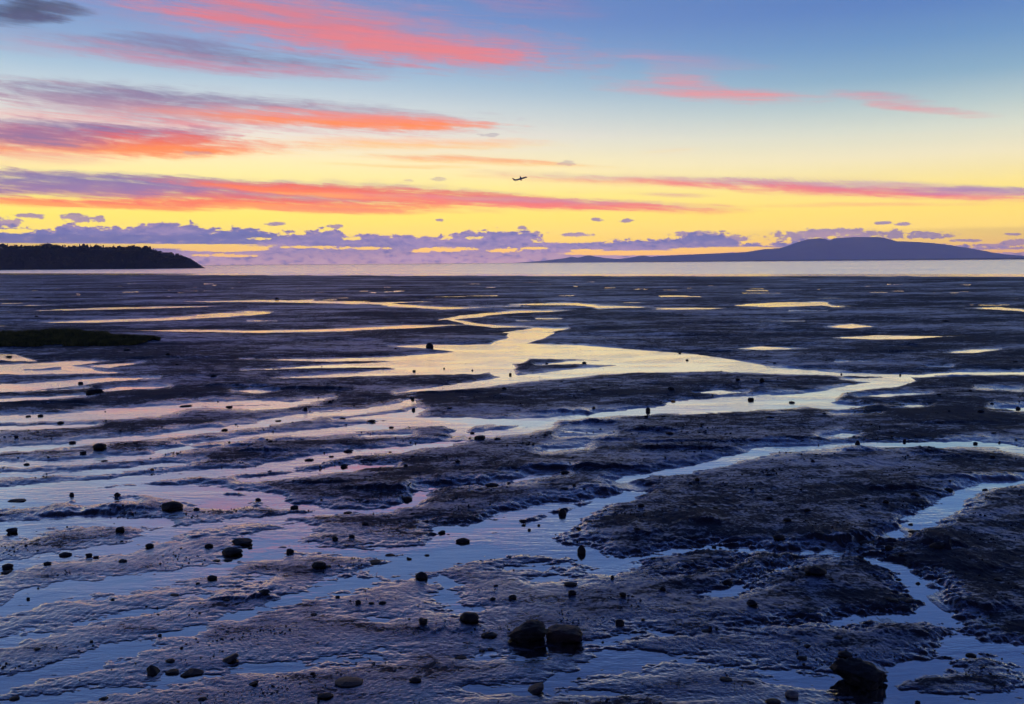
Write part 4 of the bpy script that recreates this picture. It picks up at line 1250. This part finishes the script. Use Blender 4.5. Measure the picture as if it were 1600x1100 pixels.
def put_rock(px, py, w, h, kind, mat, seed, name, label, cat, grp=None):
    foot = py + h * 0.42
    X, Y = ground(px, foot)
    for _ in range(2):
        z = max(hz(X, Y), 0.0)
        X, Y = ground(px, foot, z)
    D = math.sqrt(X * X + Y * Y + EYE * EYE)
    k = D / FPX
    sub = 5 if w >= 45 else 4 if w >= 16 else 3 if w >= 8 else 2
    v, f = rock_shape(kind, sub, seed)
    rx = w * k * (0.56 if w >= 16 else 0.52)
    ry = rx * (0.8 if kind != 'post' else 1.0)
    dep = math.asin(EYE / D)
    Hh = max((h * k - ry * 1.1 * math.sin(dep)) / math.cos(dep), h * k * 0.45)
    Hh *= (0.86 if w >= 45 else 0.74) if kind not in ('post', 'egg') else 0.85
    rz = Hh * 0.62
    v = v * np.array([rx, ry, rz])
    # keep the silhouette width: only a small turn
    a = random.uniform(-0.35, 0.35)
    tilt = 0.0
    if kind == 'slab':
        tilt = 0.35
    ca, sa = math.cos(a), math.sin(a)
    v = v @ np.array([[ca, sa, 0], [-sa, ca, 0], [0, 0, 1]])
    if tilt:
        ct, st_ = math.cos(tilt), math.sin(tilt)
        v = v @ np.array([[ct, 0, st_], [0, 1, 0], [-st_, 0, ct]])
    v[:, 2] += Hh - rz
    o = mesh_obj(name, v, f, mat, smooth=(kind in ('round', 'egg', 'mound', 'flat', 'pyramid') or w > 30))
    o.location = (X, Y + ry * 0.75, z - 0.15 * rz)
    tag(o, label, cat, grp)
    return o


for i, (px, py, w, h, kind, mk, label) in enumerate(ROCKS):
    big = w >= 18
    put_rock(px, py, w, h, kind, MATS[mk], 100 + i * 7, 'boulder' if w >= 24 else 'rock' if big else 'stone', label, 'boulder' if w >= 24 else 'rock' if w >= 12 else 'stone', 'rocks scattered over the mudflat')
used = set(r[-1] for r in ROCKS)
for i, (px, py, w, h, kind) in enumerate(SMALL):
    cands = []
    lm = sorted(LANDMARK, key=lambda q: math.hypot((q[0] - px) * 0.8, (q[1] - py) * 2.0))
    size = 'tiny' if w <= 4 else 'very small' if w <= 6 else 'small' if w <= 9 else 'modest'
    for q in lm[:4]:
        dx, dy = px - q[0], py - q[1]
        hor = '' if abs(dx) < 14 else ('left of' if dx < 0 else 'right of')
        ver = '' if abs(dy) < 7 else ('beyond' if dy < 0 else 'in front of')
        if hor and ver:
            if abs(dx) > abs(dy) * 3.5:
                pl = ('beyond and ' if dy < 0 else 'nearer and ') + hor
            else:
                pl = ver + ' and ' + hor
        else:
            pl = ver or hor or 'right beside'
        near_ = 'close ' if math.hypot(dx, dy * 2) < 45 else 'well ' if math.hypot(dx, dy * 2) > 120 else ''
        for n_ in (near_, near_ + 'but '):
            cands.append('%s %s stone %s%s %s' % (size, SHAPE_WORD[kind], near_, pl, q[2]))
            break
        cands.append('%s %s black stone %s%s %s' % (size, SHAPE_WORD[kind], near_, pl, q[2]))
    label = None
    for c in cands[::2] + cands[1::2]:
        if c not in used and len(c.split()) <= 16:
            label = c
            break
    label = label or cands[0]
    used.add(label)
    put_rock(px, py, w, h, kind, M_rock, 2000 + i * 11, 'stone', label, 'stone', 'rocks scattered over the mudflat')

# ------------------------------------------------------------------ pebbles and mud crumbs, too many to count
rg = np.random.RandomState(23)
N = 52000
rr_ = np.exp(rg.uniform(math.log(10.5), math.log(75), N))
aa_ = rg.uniform(-0.6, 0.6, N)
PX, PY = np.sin(aa_) * rr_, np.cos(aa_) * rr_
cl = fbm(PX * 0.5, PY * 0.9, 4, 111)
dens = sstep(0.1, 0.5, cl) * np.clip(26 / rr_, 0.15, 1) + 0.015
hh2, ww2, ss2 = height(PX, PY)
dens *= np.where(hh2 < 0.0, 0.03, 1.0)
keep = rg.rand(N) < dens
PX, PY, PH = PX[keep], PY[keep], np.maximum(hh2[keep], 0)
n = len(PX)
base_v, base_f = ICO[1]
print('pebbles', n)
if n > 5500:
    PX, PY, PH = PX[:5500], PY[:5500], PH[:5500]
    n = 5500
size = 0.004 + 0.012 * rg.rand(n) ** 3.0 * (1 + 0.5 * (rg.rand(n) > 0.97)) + 0.004 * rg.rand(n)
size = size * np.clip(np.hypot(PX, PY) / 16, 0.9, 1.8)
jitv = 1 + 0.35 * rg.uniform(-1, 1, (n, len(base_v), 1))
sc3 = np.stack([size * rg.uniform(0.9, 1.8, n), size, size * rg.uniform(0.5, 1.1, n)], 1)
V = base_v[None] * jitv * sc3[:, None, :]
V = V + np.stack([PX, PY, PH + sc3[:, 2] * 0.45], 1)[:, None, :]
Fc = (base_f[None] + (np.arange(n) * len(base_v))[:, None, None]).reshape(-1, 3)
tag(mesh_obj('pebbles', V.reshape(-1, 3), Fc, M_pebble), kind='stuff')


# ------------------------------------------------------------------ airliner climbing away to the right
def lathe(prof, n=16):
    v, f = [], []
    for x, r, zo in prof:
        for k in range(n):
            a = 2 * math.pi * k / n
            v.append((x, math.cos(a) * r, math.sin(a) * r + zo))
    for i in range(len(prof) - 1):
        for k in range(n):
            f.append((i * n + k, i * n + (k + 1) % n, (i + 1) * n + (k + 1) % n, (i + 1) * n + k))
    f.append(tuple(range(n))[::-1])
    f.append(tuple((len(prof) - 1) * n + k for k in range(n)))
    return v, f


def blade(root, tip, croot, ctip, th, flip=False):
    """a tapered wing: root/tip leading-edge points, chords run to -x, th thickness"""
    v, f = [], []
    for (p, c) in ((root, croot), (tip, ctip)):
        t = th * c
        up = Vector((0, 0, 1)) if not flip else Vector((0, 1, 0))
        for fx, fz in ((0, 0), (-0.3, 0.5), (-1, 0.05), (-1, -0.05), (-0.3, -0.5)):
            q = Vector(p) + Vector((fx * c, 0, 0)) + up * (fz * t)
            v.append(tuple(q))
    for k in range(5):
        f.append((k, (k + 1) % 5, 5 + (k + 1) % 5, 5 + k))
    f += [(4, 3, 2, 1, 0), (5, 6, 7, 8, 9)]
    return v, f


M_plane, nb = material('airliner_paint')
finish(M_plane, nb, principled(nb, Base_Color=nb.mix(nb.mr(nb.noise(nb.n.new('ShaderNodeTexCoord').outputs['Object'], 0.4, 2.0, 0.5), 0.4, 0.6), (0.035, 0.04, 0.07, 1), (0.05, 0.05, 0.08, 1)), Roughness=0.35))
PD = 2350.0
dpl = direction(813, 279.5)
ploc = Vector((dpl[0], dpl[1], dpl[2])) * PD + Vector((0, 0, EYE))
plane = bpy.data.objects.new('airliner', None)
COL.objects.link(plane)
plane.location = ploc
tag(plane, 'dark airliner climbing to the right against the yellow sky', 'airplane')
fus = [(-21, 0.15, 1.5), (-19, 0.7, 1.2), (-15, 1.35, 0.7), (-9, 1.95, 0.15), (-2, 2.1, 0), (12, 2.1, 0), (16, 1.9, -0.1), (18.5, 1.4, -0.3), (20.2, 0.75, -0.5), (20.9, 0.15, -0.6)]
v, f = lathe(fus, 18)
mesh_obj('fuselage', v, f, M_plane, plane, smooth=True)
for sgn in (1, -1):
    v, f = blade((4.5, sgn * 1.5, -0.9), (-5.0, sgn * 17.5, 1.6), 8.0, 1.9, 0.11)
    w_o = mesh_obj('wing', v, f, M_plane, plane)
    v, f = blade((-5.2, sgn * 17.5, 1.6), (-7.2, sgn * 18.3, 4.0), 1.7, 0.7, 0.1, True)
    mesh_obj('winglet', v, f, M_plane, w_o)
    v, f = lathe([(6.4, 0.95, -2.5), (6.1, 1.15, -2.5), (4.0, 1.2, -2.45), (2.0, 0.85, -2.35), (1.4, 0.45, -2.35)], 14)
    v = [(a, b + sgn * 5.6, c) for a, b, c in v]
    en = mesh_obj('engine', v, f, M_plane, plane, smooth=True)
    v, f = blade((5.0, sgn * 5.6, -1.4), (3.4, sgn * 5.6, -0.7), 3.0, 2.4, 0.1, True)
    mesh_obj('pylon', v, f, M_plane, en)
    v, f = blade((-15.6, sgn * 0.6, 1.3), (-19.4, sgn * 6.8, 2.1), 3.9, 1.5, 0.1)
    mesh_obj('tailplane', v, f, M_plane, plane)
v, f = blade((-12.5, 0, 2.2), (-19.6, 0, 8.2), 6.6, 2.4, 0.09, True)
mesh_obj('tail_fin', v, f, M_plane, plane)
plane.rotation_euler = (math.radians(-16), math.radians(-16), math.radians(24))


# ------------------------------------------------------------------ evening haze over the inlet
M_haze = bpy.data.materials.new('evening_haze')
M_haze.use_nodes = True
M_haze.node_tree.nodes.clear()
pv = M_haze.node_tree.nodes.new('ShaderNodeVolumePrincipled')
pv.inputs['Color'].default_value = (0.80, 0.78, 1.0, 1)
pv.inputs['Density'].default_value = HAZE_D
pv.inputs['Anisotropy'].default_value = 0.3
ho = M_haze.node_tree.nodes.new('ShaderNodeOutputMaterial')
M_haze.node_tree.links.new(pv.outputs[0], ho.inputs['Volume'])
x0, x1, y0, y1, z0, z1 = -26000, 26000, -400, HAZE_FAR, -5.0, HAZE_TOP
v = [(x0, y0, z0), (x1, y0, z0), (x1, y1, z0), (x0, y1, z0), (x0, y0, z1), (x1, y0, z1), (x1, y1, z1), (x0, y1, z1)]
f = [(3, 2, 1, 0), (4, 5, 6, 7), (0, 1, 5, 4), (1, 2, 6, 5), (2, 3, 7, 6), (3, 0, 4, 7)]
tag(mesh_obj('haze', v, f, M_haze), kind='stuff')
